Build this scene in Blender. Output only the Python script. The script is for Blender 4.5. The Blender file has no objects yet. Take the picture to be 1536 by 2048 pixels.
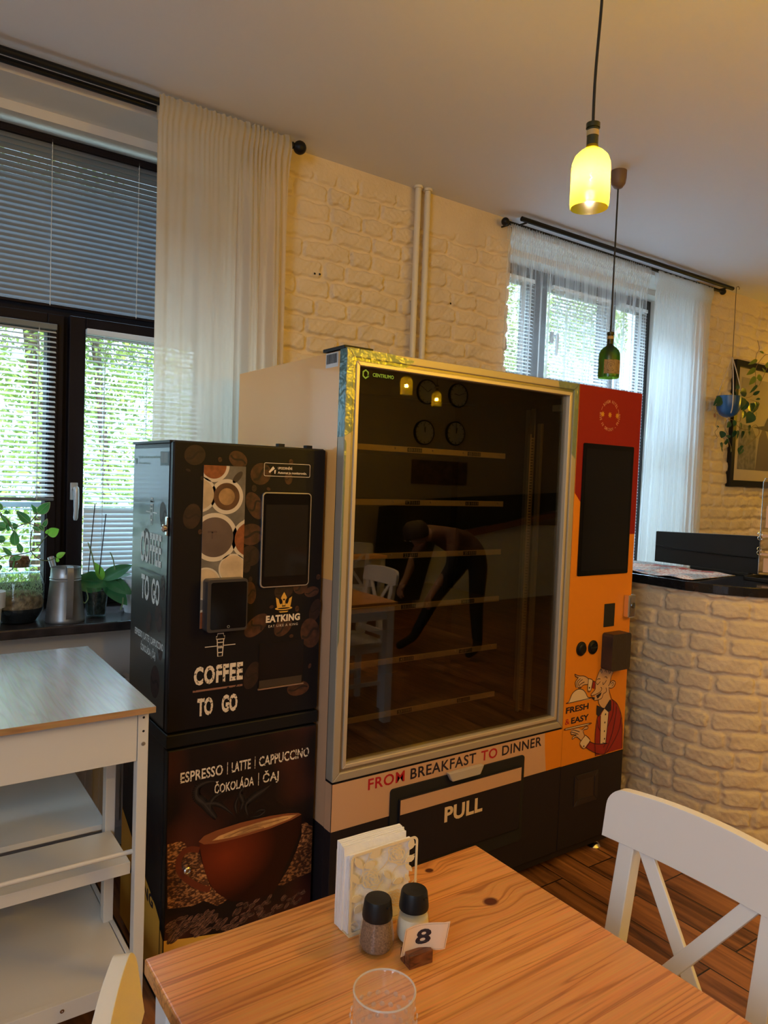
import bpy, bmesh, math, random
import numpy as np
from mathutils import Vector, Matrix
from mathutils.geometry import tessellate_polygon

# ------------------------------------------------------------------ camera, world, sun, exposure
SC = bpy.context.scene
COL = SC.collection
PI = math.pi
H = 1.5
F = 1453.35
PITCH, ROLL, YX = [math.radians(v) for v in (-2.65584761, 2.18195789, 55.02789425)]
_fw = Vector((math.cos(YX), math.sin(YX), 0)); _rt = Vector((math.sin(YX), -math.cos(YX), 0)); _up = Vector((0, 0, 1))
FW = math.cos(PITCH)*_fw + math.sin(PITCH)*_up
_u = math.cos(PITCH)*_up - math.sin(PITCH)*_fw
RT = math.cos(ROLL)*_rt + math.sin(ROLL)*_u
UP = -math.sin(ROLL)*_rt + math.cos(ROLL)*_u
cam = bpy.data.cameras.new('camera')
cam.sensor_fit = 'VERTICAL'; cam.sensor_height = 36.0; cam.sensor_width = 27.0
cam.lens = F*36.0/2048.0
cam.clip_start = 0.02; cam.clip_end = 200
co = bpy.data.objects.new('camera', cam); COL.objects.link(co)
M = Matrix((RT, UP, -FW)).transposed().to_4x4(); M.translation = Vector((0, 0, H))
co.matrix_world = M
SC.camera = co
SC.view_settings.view_transform = 'Standard'; SC.view_settings.look = 'None'
SC.view_settings.gamma = 1.0; SC.view_settings.use_curve_mapping = False
SC.view_settings.exposure = 0.15

world = bpy.data.worlds.new('sky'); SC.world = world; world.use_nodes = True
bg = world.node_tree.nodes['Background']
bg.inputs[0].default_value = (0.62, 0.83, 1.0, 1); bg.inputs[1].default_value = 2.7

sun = bpy.data.lights.new('sun', 'SUN'); sun.energy = 5.5; sun.angle = math.radians(1.0); sun.color = (1.0, 0.93, 0.8)
so = bpy.data.objects.new('sun', sun); COL.objects.link(so)
so.rotation_euler = Vector((0.35, 0.75, -0.8)).to_track_quat('-Z', 'Y').to_euler()
LAMP_W = 62.0           # power of one bottle lamp
LAMP_C = (1.0, 0.69, 0.45)

def daylight_fill(name, loc, aim, sx, sy, power, col=(0.56, 0.76, 1.0)):
    l = bpy.data.lights.new(name, 'AREA'); l.shape = 'RECTANGLE'; l.size = sx; l.size_y = sy; l.energy = power; l.color = col
    o = bpy.data.objects.new(name, l); COL.objects.link(o); o.location = loc
    o.rotation_euler = (Vector(aim)-Vector(loc)).to_track_quat('-Z', 'Z').to_euler(); return o
# extra area lamps added outside to strengthen the sky light through the two windows
daylight_fill('sky_fill_left', (.6, 4.6, 4.4), (.6, 3.0, 1.6), 2.6, 1.6, 430)
daylight_fill('sky_fill_right', (4.0, 4.6, 4.4), (3.6, 3.0, 1.8), 3.0, 1.6, 1050)
daylight_fill('left_wall_fill', (-2.15, -.6, 1.7), (1.0, 0, 1.4), 3.0, 1.5, 85)  # added fill lamp at the left wall, which has no window

# pixel -> point on a plane of the place (used to measure prints and furniture from the photograph)
def ray(px, py): return (px-768)/F*RT - (py-1024)/F*UP + FW
def onz(px, py, z): d = ray(px, py); return Vector((0, 0, H)) + d*((z-H)/d.z)
def ony(px, py, y): d = ray(px, py); return Vector((0, 0, H)) + d*(y/d.y)
def onx(px, py, x): d = ray(px, py); return Vector((0, 0, H)) + d*(x/d.x)

# ------------------------------------------------------------------ materials
MATS = {}
def nt(m): return m.node_tree
def mat(name, col, rough=0.5, metal=0.0, spec=0.5, bump=0.0, bscale=60, var=0.0, vscale=8, coat=0.0, emis=0, trans=0, alpha=1.0, stretch=(1, 1, 1)):
    if name in MATS: return MATS[name]
    m = bpy.data.materials.new(name); m.use_nodes = True; t = nt(m); b = t.nodes['Principled BSDF']
    b.inputs['Base Color'].default_value = (*col, 1); b.inputs['Roughness'].default_value = rough
    b.inputs['Metallic'].default_value = metal; b.inputs['Specular IOR Level'].default_value = spec
    b.inputs['Coat Weight'].default_value = coat; b.inputs['Coat Roughness'].default_value = 0.08
    b.inputs['Transmission Weight'].default_value = trans; b.inputs['Alpha'].default_value = alpha
    tc = t.nodes.new('ShaderNodeTexCoord'); mp = t.nodes.new('ShaderNodeMapping'); mp.inputs['Scale'].default_value = stretch
    t.links.new(tc.outputs['Object'], mp.inputs[0])
    if var:
        n = t.nodes.new('ShaderNodeTexNoise'); n.inputs['Scale'].default_value = vscale; n.inputs['Detail'].default_value = 5
        t.links.new(mp.outputs[0], n.inputs['Vector'])
        r = t.nodes.new('ShaderNodeValToRGB'); r.color_ramp.elements[0].position = .3; r.color_ramp.elements[1].position = .7
        r.color_ramp.elements[0].color = (*[max(0, c*(1-var)) for c in col], 1); r.color_ramp.elements[1].color = (*[min(1, c*(1+var)) for c in col], 1)
        t.links.new(n.outputs[0], r.inputs[0]); t.links.new(r.outputs[0], b.inputs['Base Color'])
    if bump:
        n = t.nodes.new('ShaderNodeTexNoise'); n.inputs['Scale'].default_value = bscale; n.inputs['Detail'].default_value = 4
        t.links.new(mp.outputs[0], n.inputs['Vector'])
        bp = t.nodes.new('ShaderNodeBump'); bp.inputs['Strength'].default_value = bump; bp.inputs['Distance'].default_value = .01
        t.links.new(n.outputs[0], bp.inputs['Height']); t.links.new(bp.outputs[0], b.inputs['Normal'])
    if emis:
        b.inputs['Emission Color'].default_value = (*col, 1); b.inputs['Emission Strength'].default_value = emis
    MATS[name] = m
    return m

def glassy(name, tint, gloss=1.0, rough=0.0, minr=0.04, ior=1.45, bump=0, bscale=40):
    """thin see-through sheet: tinted transparency under a fresnel reflection"""
    if name in MATS: return MATS[name]
    m = bpy.data.materials.new(name); m.use_nodes = True; t = nt(m); t.nodes.remove(t.nodes['Principled BSDF'])
    out = t.nodes['Material Output']
    tr = t.nodes.new('ShaderNodeBsdfTransparent'); tr.inputs[0].default_value = (*tint, 1)
    gl = t.nodes.new('ShaderNodeBsdfGlossy'); gl.inputs['Roughness'].default_value = rough; gl.inputs[0].default_value = (gloss, gloss, gloss, 1)
    fr = t.nodes.new('ShaderNodeLayerWeight'); fr.inputs[0].default_value = .5; f0 = ((ior-1)/(ior+1))**2
    pw = t.nodes.new('ShaderNodeMath'); pw.operation = 'POWER'; pw.inputs[1].default_value = 5; t.links.new(fr.outputs['Facing'], pw.inputs[0])
    ma = t.nodes.new('ShaderNodeMath'); ma.operation = 'MULTIPLY_ADD'; ma.inputs[1].default_value = 1-f0; ma.inputs[2].default_value = f0; t.links.new(pw.outputs[0], ma.inputs[0])
    mx = t.nodes.new('ShaderNodeMixShader')
    t.links.new(ma.outputs[0], mx.inputs[0]); t.links.new(tr.outputs[0], mx.inputs[1]); t.links.new(gl.outputs[0], mx.inputs[2])
    if bump:
        tc = t.nodes.new('ShaderNodeTexCoord'); n = t.nodes.new('ShaderNodeTexNoise'); n.inputs['Scale'].default_value = bscale
        t.links.new(tc.outputs['Object'], n.inputs['Vector']); bp = t.nodes.new('ShaderNodeBump'); bp.inputs['Strength'].default_value = bump; bp.inputs['Distance'].default_value = .01
        t.links.new(n.outputs[0], bp.inputs['Height'])
        t.links.new(bp.outputs[0], gl.inputs['Normal']); t.links.new(bp.outputs[0], fr.inputs['Normal'])
    t.links.new(mx.outputs[0], out.inputs[0]); MATS[name] = m
    return m

def fabric(name, col, see, tl=0.5, wave=0, scale=(60, 60, 2)):
    """cloth: diffuse + translucent, 'see' share of holes between the threads"""
    m = bpy.data.materials.new(name); m.use_nodes = True; t = nt(m); t.nodes.remove(t.nodes['Principled BSDF'])
    out = t.nodes['Material Output']
    d = t.nodes.new('ShaderNodeBsdfDiffuse'); d.inputs[0].default_value = (*col, 1)
    l = t.nodes.new('ShaderNodeBsdfTranslucent'); l.inputs[0].default_value = (*col, 1)
    a = t.nodes.new('ShaderNodeMixShader'); a.inputs[0].default_value = tl
    t.links.new(d.outputs[0], a.inputs[1]); t.links.new(l.outputs[0], a.inputs[2])
    if see:
        tr = t.nodes.new('ShaderNodeBsdfTransparent'); mx = t.nodes.new('ShaderNodeMixShader')
        lw = t.nodes.new('ShaderNodeLayerWeight'); lw.inputs[0].default_value = .35
        mr = t.nodes.new('ShaderNodeMapRange'); mr.inputs[1].default_value = 0; mr.inputs[2].default_value = 1; mr.inputs[3].default_value = 1-see; mr.inputs[4].default_value = .97
        t.links.new(lw.outputs['Facing'], mr.inputs[0]); t.links.new(mr.outputs[0], mx.inputs[0])
        t.links.new(tr.outputs[0], mx.inputs[1]); t.links.new(a.outputs[0], mx.inputs[2]); t.links.new(mx.outputs[0], out.inputs[0])
    else: t.links.new(a.outputs[0], out.inputs[0])
    MATS[name] = m
    return m

def leafmat(name, c1, c2, tl=.35, rough=.4):
    m = bpy.data.materials.new(name); m.use_nodes = True; t = nt(m); b = t.nodes['Principled BSDF']; out = t.nodes['Material Output']
    tc = t.nodes.new('ShaderNodeTexCoord'); n = t.nodes.new('ShaderNodeTexNoise'); n.inputs['Scale'].default_value = 9
    r = t.nodes.new('ShaderNodeValToRGB'); r.color_ramp.elements[0].position = .35; r.color_ramp.elements[1].position = .65
    r.color_ramp.elements[0].color = (*c1, 1); r.color_ramp.elements[1].color = (*c2, 1)
    t.links.new(tc.outputs['Object'], n.inputs['Vector']); t.links.new(n.outputs[0], r.inputs[0]); t.links.new(r.outputs[0], b.inputs['Base Color'])
    b.inputs['Roughness'].default_value = rough
    l = t.nodes.new('ShaderNodeBsdfTranslucent'); t.links.new(r.outputs[0], l.inputs[0]); a = t.nodes.new('ShaderNodeMixShader'); a.inputs[0].default_value = tl
    t.links.new(b.outputs[0], a.inputs[1]); t.links.new(l.outputs[0], a.inputs[2]); t.links.new(a.outputs[0], out.inputs[0])
    MATS[name] = m
    return m

def worn(name, col, under, thr=.62, scale=260):
    m = bpy.data.materials.new(name); m.use_nodes = True; t = nt(m); b = t.nodes['Principled BSDF']; b.inputs['Roughness'].default_value = .5
    tc = t.nodes.new('ShaderNodeTexCoord'); n = t.nodes.new('ShaderNodeTexNoise'); n.inputs['Scale'].default_value = scale; n.inputs['Detail'].default_value = 3
    r = t.nodes.new('ShaderNodeValToRGB'); r.color_ramp.elements[0].position = thr; r.color_ramp.elements[1].position = thr+.02
    r.color_ramp.elements[0].color = (*col, 1); r.color_ramp.elements[1].color = (*under, 1)
    t.links.new(tc.outputs['Object'], n.inputs['Vector']); t.links.new(n.outputs[0], r.inputs[0]); t.links.new(r.outputs[0], b.inputs['Base Color'])
    MATS[name] = m
    return m

def wood(name, dark, mid, light, grain=(1.5, 26, 26), rough=.4, boards=0, knots=(), coat=0, axis='Y'):
    m = bpy.data.materials.new(name); m.use_nodes = True; t = nt(m); b = t.nodes['Principled BSDF']; N = t.nodes.new; L = t.links.new
    tc = N('ShaderNodeTexCoord'); mp = N('ShaderNodeMapping'); mp.inputs['Scale'].default_value = grain
    vec = tc.outputs['Object']
    kn = None
    for (kx, ky, rad) in knots:
        s = N('ShaderNodeVectorMath'); s.operation = 'SUBTRACT'; s.inputs[1].default_value = (kx, ky, 0); L(tc.outputs['Object'], s.inputs[0])
        sc = N('ShaderNodeVectorMath'); sc.operation = 'MULTIPLY'; sc.inputs[1].default_value = (.8/rad, 1.0/rad, 0); L(s.outputs[0], sc.inputs[0])
        ln = N('ShaderNodeVectorMath'); ln.operation = 'LENGTH'; L(sc.outputs[0], ln.inputs[0])
        # swirl of the grain around the knot
        mr = N('ShaderNodeMapRange'); mr.inputs[1].default_value = 0; mr.inputs[2].default_value = 5; mr.inputs[3].default_value = rad*2.2; mr.inputs[4].default_value = 0; mr.interpolation_type = 'SMOOTHSTEP'; L(ln.outputs['Value'], mr.inputs[0])
        cx = N('ShaderNodeCombineXYZ'); L(mr.outputs[0], cx.inputs[1])
        ad = N('ShaderNodeVectorMath'); ad.operation = 'ADD'; L(vec, ad.inputs[0]); L(cx.outputs[0], ad.inputs[1]); vec = ad.outputs[0]
        km = N('ShaderNodeMapRange'); km.inputs[1].default_value = .7; km.inputs[2].default_value = 1.15; km.inputs[3].default_value = 1; km.inputs[4].default_value = 0; L(ln.outputs['Value'], km.inputs[0])
        if kn is None: kn = km.outputs[0]
        else:
            mx = N('ShaderNodeMath'); mx.operation = 'MAXIMUM'; L(kn, mx.inputs[0]); L(km.outputs[0], mx.inputs[1]); kn = mx.outputs[0]
    if boards:
        sp = N('ShaderNodeSeparateXYZ'); L(tc.outputs['Object'], sp.inputs[0])
        dv = N('ShaderNodeMath'); dv.operation = 'DIVIDE'; L(sp.outputs[1], dv.inputs[0]); dv.inputs[1].default_value = boards
        fl = N('ShaderNodeMath'); fl.operation = 'FLOOR'; L(dv.outputs[0], fl.inputs[0])
        wn = N('ShaderNodeTexWhiteNoise'); wn.noise_dimensions = '1D'; L(fl.outputs[0], wn.inputs['W'])
        ad = N('ShaderNodeVectorMath'); ad.operation = 'ADD'; L(vec, ad.inputs[0])
        sc = N('ShaderNodeVectorMath'); sc.operation = 'SCALE'; L(wn.outputs['Color'], sc.inputs[0]); sc.inputs['Scale'].default_value = 3.0
        L(sc.outputs[0], ad.inputs[1]); vec = ad.outputs[0]
    L(vec, mp.inputs[0])
    n1 = N('ShaderNodeTexNoise'); n1.inputs['Scale'].default_value = 1.0; n1.inputs['Detail'].default_value = 2; n1.inputs['Distortion'].default_value = .6; L(mp.outputs[0], n1.inputs['Vector'])
    mu = N('ShaderNodeMath'); mu.operation = 'MULTIPLY'; mu.inputs[1].default_value = 9.0; L(n1.outputs[0], mu.inputs[0])
    frc = N('ShaderNodeMath'); frc.operation = 'PINGPONG'; frc.inputs[1].default_value = 1.0; L(mu.outputs[0], frc.inputs[0])
    r = N('ShaderNodeValToRGB'); e = r.color_ramp.elements; e[0].position = 0; e[0].color = (*dark, 1); e[1].position = 1; e[1].color = (*light, 1)
    x = e.new(.35); x.color = (*mid, 1)
    L(frc.outputs[0], r.inputs[0]); colr = r.outputs[0]
    m2 = N('ShaderNodeMapping'); m2.inputs['Scale'].default_value = tuple(g*6 for g in grain); L(tc.outputs['Object'], m2.inputs[0])
    n2 = N('ShaderNodeTexNoise'); n2.inputs['Scale'].default_value = 1.0; n2.inputs['Detail'].default_value = 3; L(m2.outputs[0], n2.inputs['Vector'])
    mx = N('ShaderNodeMix'); mx.data_type = 'RGBA'; mx.blend_type = 'MULTIPLY'; mx.inputs[0].default_value = .35; L(colr, mx.inputs[6]); L(n2.outputs['Color'], mx.inputs[7])
    hs = N('ShaderNodeHueSaturation'); hs.inputs['Saturation'].default_value = 1.0
    L(mx.outputs[2], hs.inputs['Color'])
    if boards:
        mr = N('ShaderNodeMapRange'); mr.inputs[3].default_value = .88; mr.inputs[4].default_value = 1.12; L(wn.outputs['Value'], mr.inputs[0]); L(mr.outputs[0], hs.inputs['Value'])
    colr = hs.outputs[0]
    if kn is not None:
        k2 = N('ShaderNodeMix'); k2.data_type = 'RGBA'; L(kn, k2.inputs[0]); L(colr, k2.inputs[6]); k2.inputs[7].default_value = (.1, .02, .008, 1); colr = k2.outputs[2]
    L(colr, b.inputs['Base Color']); b.inputs['Roughness'].default_value = rough; b.inputs['Coat Weight'].default_value = coat; b.inputs['Coat Roughness'].default_value = .25
    MATS[name] = m
    return m

# shared materials
WHITE = mat('white_paint_wood', (.78, .75, .70), .35)
PLASTER = mat('ceiling_plaster', (.78, .78, .82), .9, bump=.05, bscale=30)
WALLP = mat('wall_plaster', (.66, .62, .56), .9, bump=.08, bscale=25)
BRICK = mat('painted_brick', (.76, .62, .43), .75, bump=.4, bscale=55, var=.06, vscale=5)
DARKFR = mat('dark_window_frame', (.010, .006, .008), .6, spec=.2)
BLACK = mat('black_metal', (.009, .009, .010), .45, spec=.25)
BLACKM = mat('matt_black', (.008, .008, .008), .7)
BLACKG = mat('black_gloss', (.004, .004, .005), .12, spec=.3)
ALU = mat('brushed_aluminium', (.50, .44, .34), .45, metal=.45)
ALUB = mat('bright_aluminium_lip', (.66, .57, .43), .38, metal=.45)
CHROME = mat('chrome', (.8, .8, .8), .12, metal=1)
STEEL = mat('galvanised_steel', (.42, .45, .47), .38, metal=.85, var=.12, vscale=20)
CREAMP = mat('cream_print', (.80, .62, .46), .5)

# ------------------------------------------------------------------ mesh helpers
class MB:
    def __init__(s): s.v = []; s.f = []
    def add(s, vs, fs):
        o = len(s.v); s.v += [tuple(v) for v in vs]; s.f += [tuple(i+o for i in f) for f in fs]; return s
    def box(s, x0, x1, y0, y1, z0, z1, rot=None):
        vs = [(x, y, z) for x in (x0, x1) for y in (y0, y1) for z in (z0, z1)]
        if rot is not None: vs = [rot @ Vector(v) for v in vs]
        return s.add(vs, [(0, 1, 3, 2), (4, 6, 7, 5), (0, 4, 5, 1), (2, 3, 7, 6), (0, 2, 6, 4), (1, 5, 7, 3)])
    def beam(s, p0, p1, w, d, side=(0, 0, 1)):
        """rectangular bar from p0 to p1, w across 'side', d along side"""
        p0, p1 = Vector(p0), Vector(p1); a = (p1-p0).normalized(); b = a.cross(Vector(side)).normalized(); c = b.cross(a)
        vs = [p+b*i*w/2+c*j*d/2 for p in (p0, p1) for i, j in ((-1, -1), (1, -1), (1, 1), (-1, 1))]
        return s.add(vs, [(3, 2, 1, 0), (4, 5, 6, 7), (0, 1, 5, 4), (1, 2, 6, 5), (2, 3, 7, 6), (3, 0, 4, 7)])
    def lathe(s, prof, c=(0, 0, 0), n=32, axis=(0, 0, 1), cap=True):
        q = Vector((0, 0, 1)).rotation_difference(Vector(axis)); c = Vector(c); o = len(s.v)
        for r, z in prof:
            for k in range(n):
                a = 2*PI*k/n; s.v.append(tuple(c+q @ Vector((r*math.cos(a), r*math.sin(a), z))))
        for i in range(len(prof)-1):
            for k in range(n):
                k2 = (k+1) % n; s.f.append((o+i*n+k, o+i*n+k2, o+(i+1)*n+k2, o+(i+1)*n+k))
        if cap:
            if prof[0][0] > 1e-6: s.f.append(tuple(o+k for k in reversed(range(n))))
            if prof[-1][0] > 1e-6: s.f.append(tuple(o+(len(prof)-1)*n+k for k in range(n)))
        return s
    def cyl(s, p0, p1, r, r1=None, n=20):
        p0, p1 = Vector(p0), Vector(p1); d = p1-p0
        return s.lathe([(r, 0), (r if r1 is None else r1, d.length)], p0, n, d.normalized())
    def tube(s, pts, r, n=10, closed=False):
        pts = [Vector(p) for p in pts]; N = len(pts); o = len(s.v); ref = Vector((.123, .97, .2)).normalized()
        for i, p in enumerate(pts):
            a = pts[(i+1) % N] if (closed or i < N-1) else p; b = pts[i-1] if (closed or i > 0) else p
            t = (a-b).normalized(); u = t.cross(ref).normalized(); w = u.cross(t)
            rr = r[i] if isinstance(r, (list, tuple)) else r
            for k in range(n): s.v.append(tuple(p+(u*math.cos(2*PI*k/n)+w*math.sin(2*PI*k/n))*rr))
        for i in range(N if closed else N-1):
            j = (i+1) % N
            for k in range(n):
                k2 = (k+1) % n; s.f.append((o+i*n+k, o+i*n+k2, o+j*n+k2, o+j*n+k))
        if not closed: s.f.append(tuple(o+k for k in reversed(range(n)))); s.f.append(tuple(o+(N-1)*n+k for k in range(n)))
        return s
    def prism(s, poly, fn, d0, d1):
        """poly: 2D outline; fn(u,v,d) -> 3D"""
        n = len(poly); tris = tessellate_polygon([[Vector((p[0], p[1], 0)) for p in poly]])
        vs = [fn(p[0], p[1], d0) for p in poly]+[fn(p[0], p[1], d1) for p in poly]
        fs = [tuple(t) for t in tris]+[tuple(i+n for i in reversed(t)) for t in tris]+[(i, (i+1) % n, (i+1) % n+n, i+n) for i in range(n)]
        return s.add(vs, fs)
    def flat(s, poly, fn, d):
        tris = tessellate_polygon([[Vector((p[0], p[1], 0)) for p in poly]])
        return s.add([fn(p[0], p[1], d) for p in poly], [tuple(t) for t in tris])
    def stroke(s, pts, w, fn, d, closed=False):
        pts = [Vector((p[0], p[1])) for p in pts]; N = len(pts); o = len(s.v)
        for i, p in enumerate(pts):
            a = pts[(i+1) % N] if (closed or i < N-1) else p; b = pts[i-1] if (closed or i > 0) else p
            t = (a-b); t = t.normalized() if t.length > 1e-9 else Vector((1, 0)); nrm = Vector((-t.y, t.x))*w/2
            s.v.append(tuple(fn(p.x+nrm.x, p.y+nrm.y, d))); s.v.append(tuple(fn(p.x-nrm.x, p.y-nrm.y, d)))
        for i in range(N if closed else N-1):
            j = (i+1) % N; s.f.append((o+2*i, o+2*i+1, o+2*j+1, o+2*j))
        return s
    def build(s, name, m, parent=None, smooth=False, bevel=0, seg=2, props=None, fix=True):
        me = bpy.data.meshes.new(name); me.from_pydata(s.v, [], s.f)
        if fix:
            bm = bmesh.new(); bm.from_mesh(me); bmesh.ops.recalc_face_normals(bm, faces=bm.faces); bm.to_mesh(me); bm.free()
        me.materials.append(m)
        if smooth: me.shade_smooth()
        ob = bpy.data.objects.new(name, me); COL.objects.link(ob)
        if smooth and smooth != 'all':
            me.set_sharp_from_angle(angle=math.radians(38))
        if bevel:
            b = ob.modifiers.new('bevel', 'BEVEL'); b.width = bevel; b.segments = seg; b.limit_method = 'ANGLE'; b.angle_limit = math.radians(40)
        if parent is not None: ob.parent = parent
        if props: tag(ob, **props)
        return ob

def tag(o, label=None, category=None, group=None, kind=None):
    if label: o['label'] = label
    if category: o['category'] = category
    if group: o['group'] = group
    if kind: o['kind'] = kind
    return o
def empty(name, loc=(0, 0, 0), rotz=0, **props):
    o = bpy.data.objects.new(name, None); COL.objects.link(o); o.location = loc; o.rotation_euler = (0, 0, rotz); o.empty_display_size = .05
    tag(o, **props); return o
def adopt(root, objs):
    """parent world-space parts to a root that stands at its base, keeping their place"""
    inv = Matrix.Translation(-Vector(root.location))
    for o in objs:
        o.parent = root; o.data.transform(inv)
    return root
def wroot(name, loc, **props): return empty(name, loc, 0, **props)
def copy_tree(o, parent=None):
    c = o.copy(); COL.objects.link(c); c.parent = parent
    for ch in o.children: copy_tree(ch, c)
    return c
def struct(mb, name, m, **k): return mb.build(name, m, props=dict(kind='structure'), **k)

FY = lambda y0: (lambda x, z, d: Vector((x, y0-d, z)))          # sheet facing -y (towards the room)
FX = lambda x0: (lambda y, z, d: Vector((x0-d, y, z)))          # sheet facing -x
def ell(cx, cy, rx, ry, rot=0, n=24, a0=0, a1=2*PI):
    c, s = math.cos(rot), math.sin(rot)
    k = n if abs(a1-a0-2*PI) < 1e-6 else n-1
    return [(cx+rx*math.cos(a)*c-ry*math.sin(a)*s, cy+rx*math.cos(a)*s+ry*math.sin(a)*c) for a in (a0+(a1-a0)*i/k for i in range(n))]
def rrect(x0, x1, z0, z1, r, n=5):
    out = []
    for cx, cz, a in ((x1-r, z1-r, 0), (x0+r, z1-r, PI/2), (x0+r, z0+r, PI), (x1-r, z0+r, 3*PI/2)):
        out += [(cx+r*math.cos(a+PI/2*i/n), cz+r*math.sin(a+PI/2*i/n)) for i in range(n+1)]
    return out
def smoothpts(pts, k=3):
    """open Catmull-Rom through the points"""
    P = [Vector(p) for p in pts]; out = []
    for i in range(len(P)-1):
        a = P[max(i-1, 0)]; b = P[i]; c = P[i+1]; d = P[min(i+2, len(P)-1)]
        for j in range(k):
            t = j/k; out.append(.5*((2*b)+(c-a)*t+(2*a-5*b+4*c-d)*t*t+(3*b-a-3*c+d)*t**3))
    out.append(P[-1]); return out

_dg = None
def text_mesh(s, bold=0.0, spacing=1.0):
    cu = bpy.data.curves.new('t', 'FONT'); cu.body = s; cu.offset = bold; cu.resolution_u = 3; cu.space_character = spacing
    ob = bpy.data.objects.new('t', cu); COL.objects.link(ob); bpy.context.view_layer.update()
    me = bpy.data.meshes.new_from_object(ob.evaluated_get(bpy.context.evaluated_depsgraph_get()))
    vs = [tuple(v.co) for v in me.vertices]; fs = [tuple(p.vertices) for p in me.polygons]
    bpy.data.objects.remove(ob); bpy.data.curves.remove(cu); bpy.data.meshes.remove(me)
    return vs, fs
def text_on(mb, s, box, fn, d, bold=0.0, spacing=1.0):
    """lettering stretched into box (u0,u1,v0,v1); v0..v1 is the height of the capital letters"""
    vs, fs = text_mesh(s, bold, spacing)
    cv, _ = text_mesh('H', bold)
    u0, u1, v0, v1 = box; x0 = min(v[0] for v in vs); x1 = max(v[0] for v in vs)
    y0 = min(v[1] for v in cv); y1 = max(v[1] for v in cv)
    return mb.add([fn(u0+(v[0]-x0)/(x1-x0)*(u1-u0), v0+(v[1]-y0)/(y1-y0)*(v1-v0), d) for v in vs], fs)

# ------------------------------------------------------------------ the room
YW = 2.85; ZC = 2.88
XL, XR, YB = -2.2, 8.2, -3.25

def floor_material():
    m = bpy.data.materials.new('wood_plank_floor'); m.use_nodes = True; t = nt(m); b = t.nodes['Principled BSDF']; N = t.nodes.new; L = t.links.new
    tc = N('ShaderNodeTexCoord'); sp = N('ShaderNodeSeparateXYZ'); L(tc.outputs['Object'], sp.inputs[0])
    cb = N('ShaderNodeCombineXYZ'); L(sp.outputs[1], cb.inputs[0])
    ax = N('ShaderNodeMath'); ax.operation = 'ADD'; ax.inputs[1].default_value = -2.157+.15*40; L(sp.outputs[0], ax.inputs[0]); L(ax.outputs[0], cb.inputs[1])
    br = N('ShaderNodeTexBrick'); L(cb.outputs[0], br.inputs['Vector']); br.inputs['Scale'].default_value = 1; br.inputs['Brick Width'].default_value = .6
    br.inputs['Row Height'].default_value = .15; br.inputs['Mortar Size'].default_value = .0028; br.inputs['Mortar Smooth'].default_value = .1; br.offset = .37
    br.inputs['Color1'].default_value = (0, 0, 0, 1); br.inputs['Color2'].default_value = (1, 1, 1, 1); br.inputs['Mortar'].default_value = (0, 0, 0, 1); br.inputs['Bias'].default_value = 0
    mp = N('ShaderNodeMapping'); mp.inputs['Scale'].default_value = (22, 1.6, 1); ad = N('ShaderNodeVectorMath'); ad.operation = 'ADD'
    sc = N('ShaderNodeVectorMath'); sc.operation = 'SCALE'; sc.inputs['Scale'].default_value = 7; L(br.outputs['Color'], sc.inputs[0]); L(tc.outputs['Object'], ad.inputs[0]); L(sc.outputs[0], ad.inputs[1]); L(ad.outputs[0], mp.inputs[0])
    n = N('ShaderNodeTexNoise'); n.inputs['Scale'].default_value = 1.3; n.inputs['Detail'].default_value = 6; n.inputs['Distortion'].default_value = .9; L(mp.outputs[0], n.inputs['Vector'])
    r = N('ShaderNodeValToRGB'); e = r.color_ramp.elements; e[0].position = .3; e[0].color = (.06, .018, .006, 1); e[1].position = .75; e[1].color = (.46, .19, .06, 1); x = e.new(.5); x.color = (.25, .095, .03, 1)
    L(n.outputs[0], r.inputs[0])
    hs = N('ShaderNodeHueSaturation'); mr = N('ShaderNodeMapRange'); mr.inputs[3].default_value = .7; mr.inputs[4].default_value = 1.25
    L(br.outputs['Color'], mr.inputs[0]); L(mr.outputs[0], hs.inputs['Value']); L(r.outputs[0], hs.inputs['Color'])
    mx = N('ShaderNodeMix'); mx.data_type = 'RGBA'; L(br.outputs['Fac'], mx.inputs[0]); L(hs.outputs[0], mx.inputs[6]); mx.inputs[7].default_value = (.01, .005, .003, 1)
    L(mx.outputs[2], b.inputs['Base Color']); b.inputs['Roughness'].default_value = .38
    bp = N('ShaderNodeBump'); bp.inputs['Strength'].default_value = .4; bp.inputs['Distance'].default_value = .003; bp.invert = True; L(br.outputs['Fac'], bp.inputs['Height']); L(bp.outputs[0], b.inputs['Normal'])
    return m
struct(MB().box(XL, XR, YB, YW+.5, -.1, 0), 'floor', floor_material())
struct(MB().box(XL-.2, XR+.2, YB-.2, YW+.55, ZC, ZC+.2), 'ceiling', PLASTER)
struct(MB().box(XL-.2, XL, YB-.2, YW+.55, -.1, ZC), 'wall_left', WALLP)
struct(MB().box(XR, XR+.2, YB-.2, YW+.55, -.1, ZC), 'wall_right', WALLP)
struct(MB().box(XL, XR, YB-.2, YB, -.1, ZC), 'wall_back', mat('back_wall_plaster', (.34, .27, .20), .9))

# window wall: masonry with two recesses (x 0..1.27 and 2.72..4.47), stepped head
YF_ = 3.17                                    # room face of the window frames
SILL = .93
R1 = (-.02, 1.27); R2 = (2.725, 4.42)
wb = MB()
wb.box(XL, R1[0], YW, YW+.5, -.1, ZC)
wb.box(R1[1], R2[0], YW, YW+.5, -.1, ZC)
wb.box(R2[1], XR, YW, YW+.5, -.1, ZC)
for a, b in (R1, R2):
    wb.box(a, b, YW, 3.058, 2.834, ZC); wb.box(a, b, 3.058, YW+.5, 2.798, ZC)
    wb.box(a, b, 2.90, YW+.5, -.1, SILL-.036)
struct(wb, 'wall_window_side', mat('reveal_plaster', (.70, .66, .60), .85, bump=.08, bscale=25))

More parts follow.
